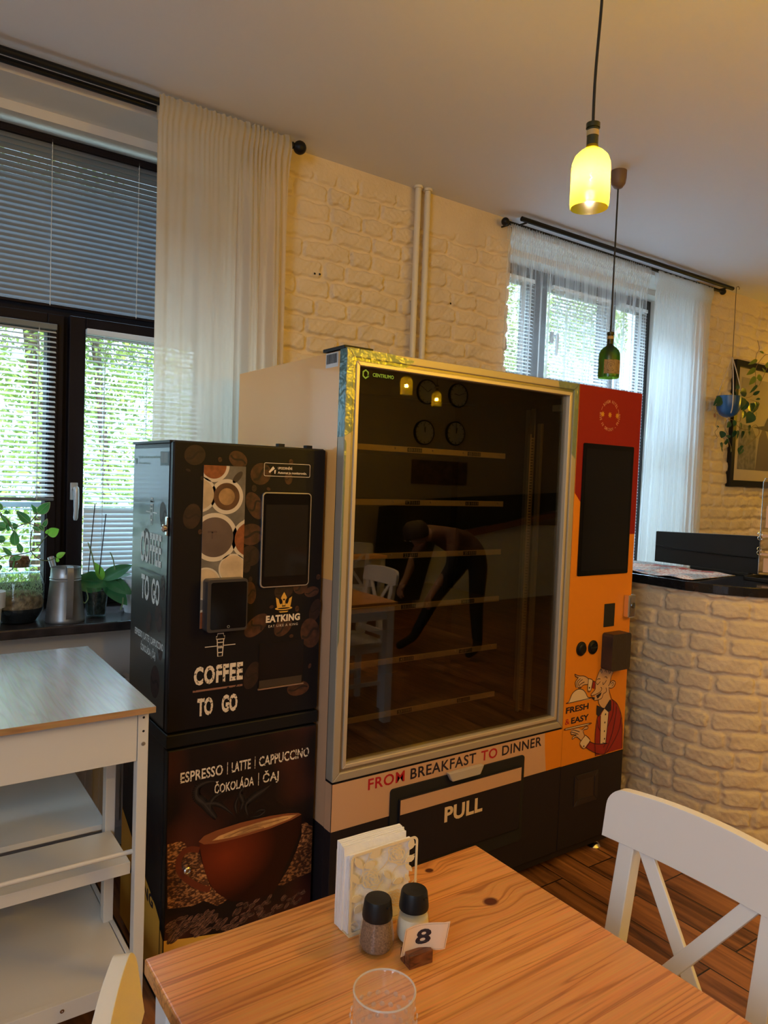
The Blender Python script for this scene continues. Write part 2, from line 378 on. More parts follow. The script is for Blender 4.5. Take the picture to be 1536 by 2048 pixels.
# whitewashed brick relief
def brick_height(U, V, seed=3, ch=.0815, L0=.21):
    rng = np.random.RandomState(seed)
    row = np.floor(V/ch).astype(int); rmin = row.min(); nrow = row.max()-rmin+1
    hgt = np.zeros_like(U); wob = .004*np.sin(U*11+V*7)+.003*np.sin(U*29+1.3)
    Vw = V+wob; row = np.clip(np.floor(Vw/ch).astype(int), rmin, rmin+nrow-1)
    for r in range(rmin, rmin+nrow):
        m = row == r
        if not m.any(): continue
        u = U[m]; v = Vw[m]-r*ch
        x = u.min()-.3*rng.rand()-.05; edges = [x]
        while x < u.max()+.3:
            x += L0*rng.choice([.55, .8, 1.0, 1.15, 1.3], p=[.2, .25, .3, .15, .1]); edges.append(x)
        edges = np.array(edges); i = np.clip(np.searchsorted(edges, u)-1, 0, len(edges)-2)
        a = edges[i]; b = edges[i+1]; dep = rng.uniform(.55, 1.1, len(edges))[i]; til = rng.uniform(-.2, .2, len(edges))[i]
        jit = .0035*np.sin(u*73+r*5)+.003*np.sin(v*160+u*31)
        d = np.minimum(np.minimum(u-a, b-u)-.006, np.minimum(v-.006, ch-.006-v))+jit*.8
        # rounded corners
        dx = np.minimum(u-a, b-u)-.006; dy = np.minimum(v, ch-v)-.006; rr = .016
        cor = (dx < rr) & (dy < rr); d = np.where(cor, rr-np.sqrt((rr-dx)**2+(rr-dy)**2)+jit*.8, d)
        t = np.clip(d/.0055, 0, 1); t = t*t*(3-2*t)
        hgt[m] = t*.018*dep*(1+til*((u-a)/(b-a)-.5)*1.2)
    n = .0006*np.sin(U*97+V*43)*np.sin(V*131-U*21)+.0006*np.sin(U*211+1)*np.sin(V*173)+.0012*np.sin(U*37-V*59)
    return hgt+n*(.4+hgt/.01)

def relief(name, u0, u1, v0, v1, place, step=.0065, seed=3, ch=.0815, L0=.21, plain=None, ragged=()):
    nu = int((u1-u0)/step)+1; nv = int((v1-v0)/step)+1
    us = np.linspace(u0, u1, nu); vs = np.linspace(v0, v1, nv); U, V = np.meshgrid(us, vs)
    Hh = brick_height(U, V, seed, ch, L0)
    if plain is not None:                      # smooth skim near the ceiling
        lim = plain-.05*np.sin(U*3.1)-.03*np.sin(U*9); k = np.clip((lim-V)/.05, 0, 1); Hh = Hh*k+.014*(1-k)
    Uo = U.copy()
    for side in ragged:                        # bricks stick out unevenly at a corner
        prof = np.interp(vs, *[np.arange(0, 4, .0407)+0.0, np.random.RandomState(9).uniform(-.004, .012, len(np.arange(0, 4, .0407)))])+.006*np.abs(np.sin(vs*PI/ch))
        w = np.clip(1-np.abs(us-side)/.05, 0, 1)
        Uo += prof[:, None]*w[None, :]*(1 if side == u1 else -1)
    P = place(Uo.ravel(), V.ravel(), Hh.ravel())
    idx = np.arange(nu*nv).reshape(nv, nu)
    f = np.stack([idx[:-1, :-1], idx[:-1, 1:], idx[1:, 1:], idx[1:, :-1]], -1).reshape(-1, 4)
    me = bpy.data.meshes.new(name); me.from_pydata(P.tolist(), [], f.tolist()); me.materials.append(BRICK); me.shade_smooth()
    ob = bpy.data.objects.new(name, me); COL.objects.link(ob); return ob
wallplace = lambda u, v, h: np.stack([u, YW-.002-h, v], -1)
o = relief('wall_brick_facing', 1.272, 2.722, 1.45, ZC, wallplace, seed=5, plain=2.80, ragged=(2.722,), step=.0047); tag(o, kind='structure')
o = relief('wall_brick_facing_right', 4.424, 6.6, .9, ZC, wallplace, seed=8, plain=2.84, step=.008); tag(o, kind='structure')
# brick ends turning into the second recess
tagm = relief('wall_reveal_brick', 0, .12, 1.45, 2.834, lambda u, v, h: np.stack([2.727+h, 2.846+u, v], -1), seed=6, step=.01); tag(tagm, kind='structure')
# screw holes left in the bricks
hm = MB()
for x, z in ((1.565, 2.381), (1.590, 2.383), (2.338, 2.381), (2.364, 2.384)): hm.lathe([(.0001, 0), (.005, 0)], (x, YW-.0165, z), 10, (0, -1, 0), cap=False)
hm.build('trim_screw_holes', BLACKM, props=dict(kind='structure'))

# skirting
struct(MB().box(1.3, 8.2, YW-.015, YW, 0, .08), 'baseboard_window_side', WHITE)

# window frames -----------------------------------------------------------
def frame_ring(mb, x0, x1, z0, z1, w, y0, y1):
    mb.box(x0, x0+w, y0, y1, z0, z1); mb.box(x1-w, x1, y0, y1, z0, z1); mb.box(x0+w, x1-w, y0, y1, z0, z0+w); mb.box(x0+w, x1-w, y0, y1, z1-w, z1)
PANE = glassy('window_glass', (.93, .97, .97), .8)
def handle(x, z, parent):
    m = MB(); m.box(x-.014, x+.014, YF_-.052, YF_-.04, z-.035, z+.035); m.cyl((x, YF_-.05, z+.01), (x, YF_-.085, z+.01), .009)
    m.tube(smoothpts([(x, YF_-.085, z+.016), (x, YF_-.09, z), (x+.001, YF_-.09, z-.06), (x-.001, YF_-.087, z-.115)], 4), [.011]*6+[.0105]*3+[.009]*3+[.006], 12)
    return m.build('window_handle', mat('satin_handle', (.62, .66, .68), .3, metal=.5), parent, smooth=True, bevel=.003)

w1 = empty('window_1', ((R1[0]+R1[1])/2, YF_, SILL), kind='structure')
fr = MB(); frame_ring(fr, R1[0], R1[1], SILL, 2.797, .055, YF_, YF_+.09); fr.box(R1[0]+.05, R1[1]-.05, YF_, YF_+.09, 2.095, 2.157); fr.box(.595, .66, YF_, YF_+.09, SILL+.05, 2.1)
s1 = []
s1.append(fr.build('window_frame', DARKFR, bevel=.004))
s = MB(); frame_ring(s, .02, .612, .965, 2.10, .062, YF_-.022, YF_+.06); frame_ring(s, .055, .59, .99, 2.065, .035, YF_-.03, YF_+.03); s1.append(s.build('window_sash', DARKFR, bevel=.004))
s = MB(); frame_ring(s, .628, 1.235, .965, 2.10, .062, YF_-.04, YF_+.06); frame_ring(s, .655, 1.21, .99, 2.07, .035, YF_-.03, YF_+.03); s1.append(s.build('window_sash', DARKFR, bevel=.004))
s1.append(MB().box(.03, 1.24, YF_+.05, YF_+.058, .97, 2.79).build('pane', PANE))
adopt(w1, s1); h = handle(.653, 1.40, None); adopt(w1, [h])

w2 = empty('window_2', ((R2[0]+R2[1])/2, YF_, SILL), kind='structure')
fr = MB(); frame_ring(fr, R2[0], R2[1], SILL, 2.797, .05, YF_, YF_+.09)
fr.box(R2[0]+.05, R2[1]-.05, YF_, YF_+.09, 2.09, 2.165)
for a, b in ((3.235, 3.385), (3.955, 4.045)): fr.box(a, b, YF_, YF_+.09, SILL+.05, 2.79)
fr.box(R2[0]+.05, R2[1]-.05, YF_, YF_+.09, 2.715, 2.75)
s2 = [fr.build('window_frame', mat('window_frame_brown', (.018, .014, .014), .45), bevel=.004)]
s2.append(MB().box(R2[0]+.03, R2[1]-.06, YF_+.05, YF_+.058, .97, 2.77).build('pane', PANE))
h = handle(3.39, 2.40, None); s2.append(h); adopt(w2, s2)

struct(MB().box(R1[0], R1[1], 2.755, YF_+.02, SILL-.036, SILL), 'trim_1', mat('dark_sill', (.035, .028, .027), .25, var=.4, vscale=14), bevel=.006)
struct(MB().box(R2[0], R2[1], 2.84, YF_+.02, SILL-.036, SILL), 'trim_2', WHITE, bevel=.004)

# venetian blinds -----------------------------------------------------------
def blind(name, x0, x1, z0, z1, y, pitch, tilt, m, cords, label, group, closed_below=None, tilt2=None, rail=True, mrail=None, jit=0.0, cordm=None):
    root = wroot(name, ((x0+x1)/2, y, z0), label=label, category='blind', group=group)
    w = .0135*pitch/.021; sl = MB(); k = 0; z = z1-.03; rng = random.Random(int(x0*100)+7)
    while z > z0+.012:
        t = tilt2 if (closed_below and z < closed_below) else tilt
        t = math.radians(t+rng.uniform(-jit, jit)); o = len(sl.v)
        for xx in (x0, x1):
            for j in range(4):
                s_ = (j/3-.5)*2; bow = .0018*(1-s_*s_)
                yy = s_*w*math.cos(t)-bow*math.sin(t); zz = s_*w*math.sin(t)+bow*math.cos(t)
                sl.v.append((xx, y+yy, z+zz))
        for j in range(3): sl.f.append((o+j, o+j+1, o+4+j+1, o+4+j))
        z -= pitch; k += 1
    parts = [sl.build('slats', m, smooth='all', fix=False)]
    parts.append(MB().box(x0-.002, x1+.002, y-.014, y+.014, z1-.022, z1).build('headrail', mrail or m, bevel=.002))
    if rail: parts.append(MB().box(x0, x1, y-.012, y+.012, z0, z0+.012).build('bottom_rail', mrail or m, bevel=.003))
    for cx in cords:
        c = MB()
        for dy in (-.013, .013): c.tube([(cx, y+dy, z1-.01), (cx, y+dy, z0+.005)], .0011, 5)
        zz = z1-.03
        while zz > z0+.01: c.box(cx-.0012, cx+.0012, y-.0138, y-.0125, zz-.006, zz+.003); c.box(cx-.0008, cx+.0008, y-.013, y+.013, zz-.0015, zz-.0007); zz -= pitch
        parts.append(c.build('ladder_cord', cordm or mat('blind_cord', (.7, .72, .72), .6)))
    adopt(root, parts); return root
BLG = mat('shaded_blind_slat', (.22, .24, .26), .4, metal=.2)  # shade of the unlit inner slat faces is put into this grey
BLW = mat('pale_blind_slat', (.80, .88, .93), .4)
blind('window_blind', .03, 1.215, 2.118, 2.765, YF_-.05, .0215, 66, BLG, (.55, .88, 1.1), 'venetian blind coloured grey for its unlit side, slats nearly shut, filling the upper light of the left window', 'blinds of the left window', mrail=DARKFR)
blind('window_blind', .085, .578, 1.36, 2.055, YF_-.04, .0195, 24, BLW, (.3, .515), 'pale venetian blind with open slats in the left casement behind the jar terrarium', 'blinds of the left window', mrail=mat('grey_rail', (.16, .19, .21), .4), jit=2)
blind('window_blind', .69, 1.18, 1.0, 2.055, YF_-.052, .0195, 24, BLW, (.76, .93), 'pale venetian blind with shut lower slats in the casement behind the orchid', 'blinds of the left window', closed_below=1.335, tilt2=64, jit=3)
blind('window_blind', .09, .572, 1.03, 1.35, YF_+.085, .026, 8, BLW, (.3, .515), 'loose low slats behind the glass above the jar terrarium', 'blinds of the left window', rail=False, jit=4)
BL2 = 'blinds of the right window'
blind('window_blind', 2.80, 3.23, 1.0, 2.72, YF_-.03, .021, 26, BLW, (2.9, 3.12, 3.18), 'pale venetian blind next to the ragged brick corner, left of three in the right window', BL2, jit=2)
blind('window_blind', 3.39, 3.95, 1.0, 2.72, YF_-.03, .021, 40, BLW, (3.52, 3.55, 3.72, 3.75, 3.9), 'widest pale venetian blind of the right window, beside the window handle', BL2, jit=3)
blind('window_blind', 4.05, 4.33, 1.0, 2.72, YF_-.03, .021, 26, BLW, (4.1, 4.2, 4.29), 'pale venetian blind at the far right edge of the right window', BL2, jit=2)

# ------------------------------------------------------------------ outside
def bush(name, cx, cy, w, d, h, n, seed, m, label):
    rng = np.random.RandomState(seed)
    nb = 26; bc = np.stack([rng.uniform(-w/2, w/2, nb), rng.uniform(-d/2, d/2, nb), rng.uniform(.3, h-.5, nb)], -1); br = rng.uniform(.5, 1.0, nb)
    i = rng.randint(0, nb, n); dirs = rng.normal(size=(n, 3)); dirs /= np.linalg.norm(dirs, axis=1)[:, None]
    P = bc[i]+dirs*(br[i]*rng.uniform(.6, 1.05, n))[:, None]+np.array([cx, cy, 0])
    P[:, 2] = np.abs(P[:, 2])
    a = rng.normal(size=(n, 3)); a /= np.linalg.norm(a, axis=1)[:, None]; b = np.cross(a, rng.normal(size=(n, 3))); b /= np.linalg.norm(b, axis=1)[:, None]
    L = rng.uniform(.028, .055, n)[:, None]; W = L*.35
    V = np.concatenate([P-a*L, P+b*W, P+a*L, P-b*W], 0); idx = np.arange(n); Fc = np.stack([idx, idx+n, idx+2*n, idx+3*n], -1)
    me = bpy.data.meshes.new(name); me.from_pydata(V.tolist(), [], Fc.tolist()); me.materials.append(m)
    root = wroot(name, (cx, cy, 0), label=label, category='shrub', group='greenery outside the windows')
    ob = bpy.data.objects.new('foliage', me); COL.objects.link(ob)
    t = MB()
    for k in range(5):
        x = cx+rng.uniform(-w/2.4, w/2.4); t.tube(smoothpts([(x, cy, 0), (x+.1, cy+.1, h*.3), (x-.1, cy, h*.7)], 3), .04, 8)
    st = t.build('stem', mat('bark', (.08, .05, .03), .9)); adopt(root, [ob, st])
LF = leafmat('shrub_leaf', (.13, .24, .04), (.48, .56, .14), .5)
bush('shrub', 1.5, 7.4, 4.6, 1.8, 4.6, 30000, 1, LF, 'sunlit green shrub outside the left window behind its blinds')
bush('shrub', 8.2, 7.6, 5.6, 1.8, 4.8, 26000, 2, LF, 'sunlit green shrub outside the right window behind its blinds')
struct(MB().box(-12, 22, YW+.5, 20, -.3, -.2), 'ground', mat('outdoor_ground', (.55, .56, .5), .9))

# ------------------------------------------------------------------ curtains and rods
def rod(name, x0, x1, y, z, r, label, fin0=True, fin1=True, group='curtain rods', bk=()):
    root = wroot(name, ((x0+x1)/2, y, z), label=label, category='curtain rod', group=group); ps = []
    ps.append(MB().cyl((x0, y, z), (x1, y, z), r).build('pole', BLACK, smooth=True))
    for x, on, sgn in ((x0, fin0, -1), (x1, fin1, 1)):
        if on:
            ps.append(MB().lathe([(r*1.1, 0), (r*.8, .006)]+[(r*2.1*math.sin(a), .006+r*2.1-r*2.1*math.cos(a)) for a in [.5+i*(PI-.5)/10 for i in range(11)]], (x, y, z), 18, (sgn, 0, 0)).build('finial', BLACK, smooth=True))
    for bx in bk:
        ps.append(MB().tube([(bx, YW-.002, z-.06), (bx, YW-.012, z-.01), (bx, y, z-.012), (bx, y, z)], .005, 8).build('bracket', BLACK, smooth=True))
    adopt(root, ps); return root
rod('curtain_rod', -.2, 1.385, 2.73, 2.842, .013, 'black curtain rod with round end knob over the left window', bk=(1.36,), fin0=False)
rod('curtain_rod', -.2, 1.34, 2.79, 2.842, .011, 'second black rod close to the wall over the left window', bk=(), fin0=False, fin1=False)
rod('curtain_rod', 2.70, 4.68, 2.73, 2.852, .0125, 'front black curtain rod over the right window, nearest the ceiling lamp', bk=(2.735, 4.6), fin0=False, fin1=False)
rod('curtain_rod', 2.665, 4.63, 2.785, 2.838, .010, 'rear black curtain rod carrying the sheer curtains of the right window', bk=(2.66,))

def curtain(name, x0, x1, y, ztop, zbot, m, folds, amp, label, group, head=.07, x0b=None, x1b=None, ruffle=.006, gather=None, nz=26, rows=None):
    root = wroot(name, ((x0+x1)/2, y, zbot), label=label, category='curtain', group=group)
    N = max(160, int((x1-x0)*420)); rng = random.Random(int(x0*1000)); ph = [rng.uniform(0, 6.28) for _ in range(6)]
    x0b = x0 if x0b is None else x0b; x1b = x1 if x1b is None else x1b
    def wave(u):
        w = 0
        g = gather(u) if gather else 1.0
        w = math.sin(u*folds*6.283+ph[0]+1.3*math.sin(u*5+ph[1]))*amp*g
        w += math.sin(u*folds*2.7*6.283+ph[2])*amp*.35*g+math.sin(u*folds*.43*6.283+ph[3])*amp*.6
        return w
    ruf = lambda u: ruffle*(gather(u) if gather else 1)**.7
    zs = [ztop]+[ztop-head*t for t in (.25, .5, .75, 1.0)]+[ztop-head-(ztop-head-zbot)*(i/nz) for i in range(1, nz+1)]
    mb = MB()
    for zi, z in enumerate(zs):
        t = (ztop-z)/(ztop-zbot); ease = min(1, t*2.5)
        for i in range(N+1):
            u = i/N; x = (x0+(x0b-x0)*t)*(1-u)+(x1+(x1b-x1)*t)*u
            if zi <= 4:     # gathered heading around the rod
                bul = [.7, 1.3, 1.5, 1.3, .5][zi]
                yy = y-.013*bul+ruf(u)*math.sin(u*folds*4.1*6.283+2.2*math.sin(u*17+ph[1])+ph[4]+zi*.4)*(1.2 if zi in (0, 4) else .5); zz = z+(ruf(u)*.9*math.sin(u*folds*3.3*6.283+2*math.sin(u*23)+ph[5]) if zi in (0,) else 0)
            else:
                k = min(1, (zi-4)/3); yy = y+.002+wave(u)*(.55+.45*ease)*k+ruf(u)*math.sin(u*folds*4.1*6.283+2.2*math.sin(u*17+ph[1])+ph[4])*(1-k); zz = z
            mb.v.append((x, yy, zz))
    W = N+1
    for j in range(len(zs)-1):
        for i in range(N): mb.f.append((j*W+i, j*W+i+1, (j+1)*W+i+1, (j+1)*W+i))
    ob = mb.build('cloth', m, smooth='all', fix=False)
    hem = MB(); lo = (len(zs)-1)*W
    adopt(root, [ob])
    # doubled heading tunnel behind the rod
    hb = MB()
    for j, (z, dy) in enumerate(((ztop-.004, .014), (ztop-head, .012))):
        for i in range(0, N+1): hb.v.append((x0*(1-i/N)+x1*i/N, y+dy+ruffle*.6*math.sin(i/N*folds*5*6.283+ph[4]), z))
    for i in range(N): hb.f.append((i, i+1, W+i+1, W+i))
    o2 = hb.build('heading', m, smooth='all', fix=False); adopt(root, [o2]); return root
CREAM = fabric('cream_curtain_cloth', (.82, .73, .58), 0.10, .5)
SHEER = fabric('white_voile', (.86, .90, .94), .80, .5)
SHEER2 = fabric('white_voile_gathered', (.84, .90, .94), .45, .5)
curtain('curtain', .835, 1.375, 2.73, 2.868, .35, CREAM, 6, .020, 'long cream curtain hanging between the left window and the brick wall', 'cream curtain', head=.085, ruffle=.007, gather=lambda u: .3 if u < .6 else 1.2, x0b=.84, x1b=1.40)
curtain('curtain', 2.667, 3.845, 2.785, 2.835, 1.0, SHEER, 17, .010, 'wide thin white voile curtain over the right window behind the unlit bottle lamp', 'voile curtains of the right window', head=.075, ruffle=.004, gather=lambda u: 1.5 if (.12 < u < .3 or u > .82) else .45)
curtain('curtain', 3.925, 4.52, 2.785, 2.835, .95, SHEER2, 13, .011, 'bunched white voile curtain right of the window next to the hanging planter', 'voile curtains of the right window', head=.08, ruffle=.005, x0b=3.88, x1b=4.545)

# heating pipes and radiator
pr = wroot('heating_pipe', (2.085, 2.8, 0), label='left of two thin cream heating pipes running up the brick wall', category='pipe', group='heating pipes on the brick wall')
PM = mat('cream_pipe_paint', (.76, .68, .54), .4)
adopt(pr, [MB().tube([(2.086, 2.80, .0), (2.088, 2.80, 1.5), (2.086, 2.80, ZC)], .0145, 16).build('tube', PM, smooth=True), MB().lathe([(.022, 0), (.020, .012)], (2.086, 2.80, ZC-.012), 16).build('collar', PM, smooth=True)])
pr = wroot('heating_pipe', (2.145, 2.8, 0), label='right of two thin cream heating pipes, nearer the right window', category='pipe', group='heating pipes on the brick wall')
adopt(pr, [MB().tube([(2.145, 2.80, .0), (2.147, 2.80, 1.5), (2.142, 2.80, ZC)], .0145, 16).build('tube', PM, smooth=True), MB().lathe([(.022, 0), (.020, .012)], (2.142, 2.80, ZC-.012), 16).build('collar', PM, smooth=True)])

rd = wroot('radiator', (.6, 2.83, .1), label='white ribbed panel radiator under the left window sill behind the cart', category='radiator')
rm = MB(); rm.box(.06, 1.22, 2.80, 2.815, .12, .69)
x = .09
while x < 1.2: rm.box(x, x+.03, 2.79, 2.802, .15, .66); x += .05
g = MB()
for k in range(38): g.box(.07+k*.03, .07+k*.03+.018, 2.795, 2.88, .695, .70)
RW = mat('radiator_enamel', (.66, .60, .54), .4)
adopt(rd, [rm.build('panel', RW, bevel=.004), g.build('grille', RW), MB().box(.06, 1.22, 2.79, 2.80, .68, .70).build('top_edge', RW)])

# ------------------------------------------------------------------ big vending machine
MX0, MX1, MD, MZ = 1.146, 2.568, 2.184, 1.886
FYM = 1.86
OR = mat('orange_print', (.74, .235, .014), .5, spec=.3)
ORS = mat('orange_side_print', (.98, .50, .14), .36, coat=.35)
RED = mat('red_print', (.26, .008, .008), .5, spec=.3)
DK = mat('charcoal_print', (.016, .012, .014), .5, spec=.25)
BEI = mat('beige_print', (.62, .36, .20), .45)
vm = wroot('vending_machine', ((MX0+MX1)/2, 2.25, 0), label='tall glass fronted vending machine with orange sides, red corner and empty shelves', category='vending machine')
P = []
fm = FY(FYM)
b = MB()   # body shell: open front for the glass compartment
b.box(MX0+.004, MX0+.022, 1.905, 2.65, .07, MZ-.004); b.box(MX1-.02, MX1-.002, 1.905, 2.65, .07, MZ-.004)
b.box(MX0+.022, MX1-.02, 1.905, 2.65, MZ-.03, MZ-.004); b.box(MX0+.022, MX1-.02, 2.60, 2.65, .07, MZ-.03); b.box(MX0+.022, MX1-.02, 1.905, 2.65, .07, .56)
body = b.build('body', DK, bevel=.003); P.append(body)
fx = FX(MX0+.004)
def sheet(name, polys, fn, d, m):
    q = MB()
    for p in polys: q.flat(p, fn, d)
    return q.build(name, m, fix=False)
P.append(sheet('side_print', [[(1.906, 1.18), (2.65, 1.18), (2.65, MZ-.005), (1.906, MZ-.005)]], fx, .0006, ORS))
P.append(sheet('side_print', [[(1.906, .406), (2.65, .406), (2.65, 1.18), (1.906, 1.18)]], fx, .0006, BEI))
P[-2]['label'] = 'orange upper side print'; P[-1]['label'] = 'beige middle side print'
# door: aluminium frame around the glass
def ring(mb, x0, x1, z0, z1, w, y0, y1):
    for poly in ([(x0, z0), (x1, z0), (x1-w, z0+w), (x0+w, z0+w)], [(x0, z1), (x0+w, z1-w), (x1-w, z1-w), (x1, z1)], [(x0, z0), (x0+w, z0+w), (x0+w, z1-w), (x0, z1)], [(x1, z0), (x1, z1), (x1-w, z1-w), (x1-w, z0+w)]):
        mb.prism(poly, lambda u, v, d: Vector((u, d, v)), y0, y1)
DZ0 = .562
dr = MB(); ring(dr, MX0, MD, DZ0, MZ, .026, FYM, 1.90)
door = dr.build('glass_door', ALU, bevel=.003); P.append(door)
q = MB(); ring(q, MX0+.026, MD-.026, DZ0+.026, MZ-.026, .010, FYM+.006, 1.90); i1 = q.build('door_groove', mat('dark_aluminium', (.34, .30, .24), .4, metal=.8))
q = MB(); ring(q, MX0+.036, MD-.036, DZ0+.036, MZ-.036, .013, FYM+.001, 1.90); i2 = q.build('door_lip', ALUB, bevel=.002)
q = MB(); q.box(MX0+.045, MD-.045, 1.878, 1.884, DZ0+.045, MZ-.045); i3 = q.build('door_glass', glassy('smoked_glass', (.62, .58, .50), .85, ior=1.85))
P += [i1, i2, i3]
q = MB(); text_on(q, 'CENTRUMO', (1.251, 1.331, 1.8115, 1.8225), FY(1.877), 0, .02)
hx = [(1.225+.0105*math.cos(a), 1.816+.0125*math.sin(a)) for a in [PI/6+k*PI/3 for k in range(6)]]
q.stroke(hx, .005, FY(1.877), 0, closed=True); q.flat([(1.236, 1.8165), (1.231, 1.812), (1.238, 1.808)], FY(1.877), 0)
P.append(q.build('green_logo', mat('logo_green', (.25, .55, .10), .5), fix=False))
# protective film left on the frame corners
FILM = glassy('protective_film', (.66, .80, .84), .9, .2, ior=1.7, bump=.5, bscale=34)
q = MB(); q.box(MX0-.0012, MX0-.0006, FYM-.001, 1.90, 1.62, MZ); q.flat([(MX0, MZ), (MX0, 1.62), (MX0+.03, 1.64), (MX0+.034, MZ-.034), (1.36, MZ-.040), (1.40, MZ-.012), (1.30, MZ)], fm, .0012)
q.flat([(MX0, 1.62), (MX0, .98), (MX0+.006, 1.0), (MX0+.008, 1.6)], fm, .001)
P.append(q.build('protective_film', FILM))
q = MB(); q.flat([(MD-.12, MZ), (MD-.11, MZ-.03), (MD-.034, MZ-.034), (MD-.03, 1.62), (MD-.006, 1.60), (MD, MZ)], fm, .0012); P.append(q.build('protective_film', FILM, fix=False))
P.append(MB().box(MX0-.004, MX0+.10, 1.87, 2.0, MZ-.002, MZ+.008).build('top_hinge', BLACK, bevel=.002))
# right column
q = MB(); q.box(MD+.002, MX1, FYM, 1.90, .405, MZ); col = q.build('control_column', OR, bevel=.002)
q = MB(); q.flat([(MD+.002, MZ-.001), (MX1, MZ-.001), (MX1, 1.31), (2.50, 1.31), (2.30, 1.40), (2.219, 1.439), (MD+.002, 1.472)], fm, .0006); rp = q.build('red_print', RED, fix=False); rp['label'] = 'red upper print of the control column'
q = MB(); cx, cz = 2.369, 1.782
def arc_text(mb, s, r, a0, a1, h, inward=False):
    n = len(s)
    for i, ch in enumerate(s):
        if ch == ' ': continue
        a = a0+(a1-a0)*(i+.5)/n; wch = abs(a1-a0)*r/n*.62*(.35 if ch == 'I' else 1.25 if ch == 'M' else 1)
        vs, fs = text_mesh(ch, .012); xs = [v[0] for v in vs]; ys = [v[1] for v in vs]; sx = wch/(max(xs)-min(xs)); sy = h/.72
        rot = a-PI/2 if not inward else a+PI/2; c_, s_ = math.cos(rot), math.sin(rot); ym = .36; xm = (max(xs)+min(xs))/2
        out = []
        for v in vs:
            x = (v[0]-xm)*sx; z = (v[1]-ym)*sy
            out.append(FY(FYM)(cx+r*math.cos(a)+x*c_-z*s_, cz+r*math.sin(a)+x*s_+z*c_, .0012))
        mb.add(out, fs)
arc_text(q, 'BOHEM HOTEL', .054, math.radians(140), math.radians(34), .0125)
arc_text(q, 'MADE IN SMICHOV - PRAGUE', .0565, math.radians(172), math.radians(370), .0125, True)
for a0, a1 in ((172-10, 145), (29, 8)):
    q.stroke([(cx+.055*math.cos(math.radians(a0+(a1-a0)*i/8)), cz+.055*math.sin(math.radians(a0+(a1-a0)*i/8))) for i in range(9)], .0018, fm, .0012)
et = q.build('hotel_lettering', mat('salmon_print', (.72, .36, .22), .5), fix=False)
q = MB()
for sx in (2.325, 2.369, 2.414):
    q = MB(); q.flat([(sx+(.0125 if k % 2 == 0 else .0065)*math.cos(2*PI*k/16+.2), cz+.001+(.0135 if k % 2 == 0 else .0065)*math.sin(2*PI*k/16+.2)) for k in range(16)], fm, .0012)
    P.append(q.build('printed_star', mat('gold_print', (.62, .28, .02), .5), fix=False))
P += [col, rp, et]
q = MB(); q.prism(rrect(2.221, 2.529, 1.150, 1.665, .006), fm, .004, -.003); P.append(q.build('touch_screen', mat('screen_gloss', (.003, .003, .004), .08, spec=.3)))
P.append(MB().box(2.237, 2.513, FYM-.0046, FYM-.0041, 1.17, 1.645).build('screen_glass', mat('screen_dark', (.003, .003, .005), .04, spec=.4)))
q = MB(); q.box(2.518, 2.562, FYM-.028, FYM, .968, 1.061); lk = q.build('lock_plate', CHROME, bevel=.004)
q = MB(); q.lathe([(.012, 0), (.012, .003), (.007, .004), (.007, .002)], (2.545, FYM-.0275, 1.018), 18, (0, -1, 0)); q.box(2.525, 2.528, FYM-.0285, FYM-.028, .985, 1.05); P += [lk, q.build('lock_cylinder', mat('dark_steel', (.2, .2, .2), .3, metal=1), smooth=True)]
P.append(MB().box(2.397, 2.462, FYM-.003, FYM, .936, 1.030).build('coin_slot_cover', BLACKM, bevel=.002))
q = MB(); q.prism(rrect(2.394, 2.512, .766, .914, .012), fm, 0, .052); P.append(q.build('card_reader_box', mat('dark_reader_plastic', (.035, .025, .02), .4, bump=.1, bscale=60), bevel=.006, seg=3))
for bx, bz, r, dp in ((2.268, .862, .028, .010), (2.338, .861, .028, .003)):
    q = MB(); q.lathe([(r, 0), (r, .004), (r*.8, .006), (r*.78, dp), (r*.6, dp+.004), (.0001, dp+.002)], (bx, FYM, bz), 28, (0, -1, 0)); bt = q.build('push_button', BLACK, smooth=True); P.append(bt)
P.append(MB().box(2.318, 2.358, FYM-.0095, FYM-.006, .858, .864).build('coin_return_slit', BLACKM))
# waiter picture, traced in the sheet of the column
def wz(cx_, cy_):
    p = ony(1110+cx_/5.6875, 1180+cy_/5.6875, FYM); return (p.x, p.z)
def art(name, polys, m, d, strokes=(), w=.003, raw=False):
    mb = MB()
    for i_, p in enumerate(polys): mb.flat([wz(*q) for q in p], fm, d+.00006*i_)
    for s_ in strokes:
        mb.stroke([(v.x, v.y) for v in smoothpts([Vector((*wz(*q), 0)) for q in s_], 4)] if not raw else [wz(*q) for q in s_], w, fm, d)
    o = mb.build(name, m, fix=False); P.append(o); return o
INK = mat('ink_navy', (.018, .012, .022), .5); SKIN = mat('print_skin', (.66, .38, .18), .5); SHI = mat('print_cream', (.76, .56, .33), .5); JRED = mat('print_jacket_red', (.30, .018, .012), .5)
art('waiter_jacket_print', [[(455, 1888), (450, 1700), (460, 1560), (478, 1440), (510, 1410), (600, 1385), (640, 1240), (700, 1290), (745, 1400), (762, 1550), (758, 1802), (620, 1842)],
    [(385, 1720), (470, 1750), (592, 1745), (560, 1862), (450, 1850), (345, 1790)], [(425, 1035), (458, 1045), (450, 1125), (415, 1115)]], JRED, .0008)
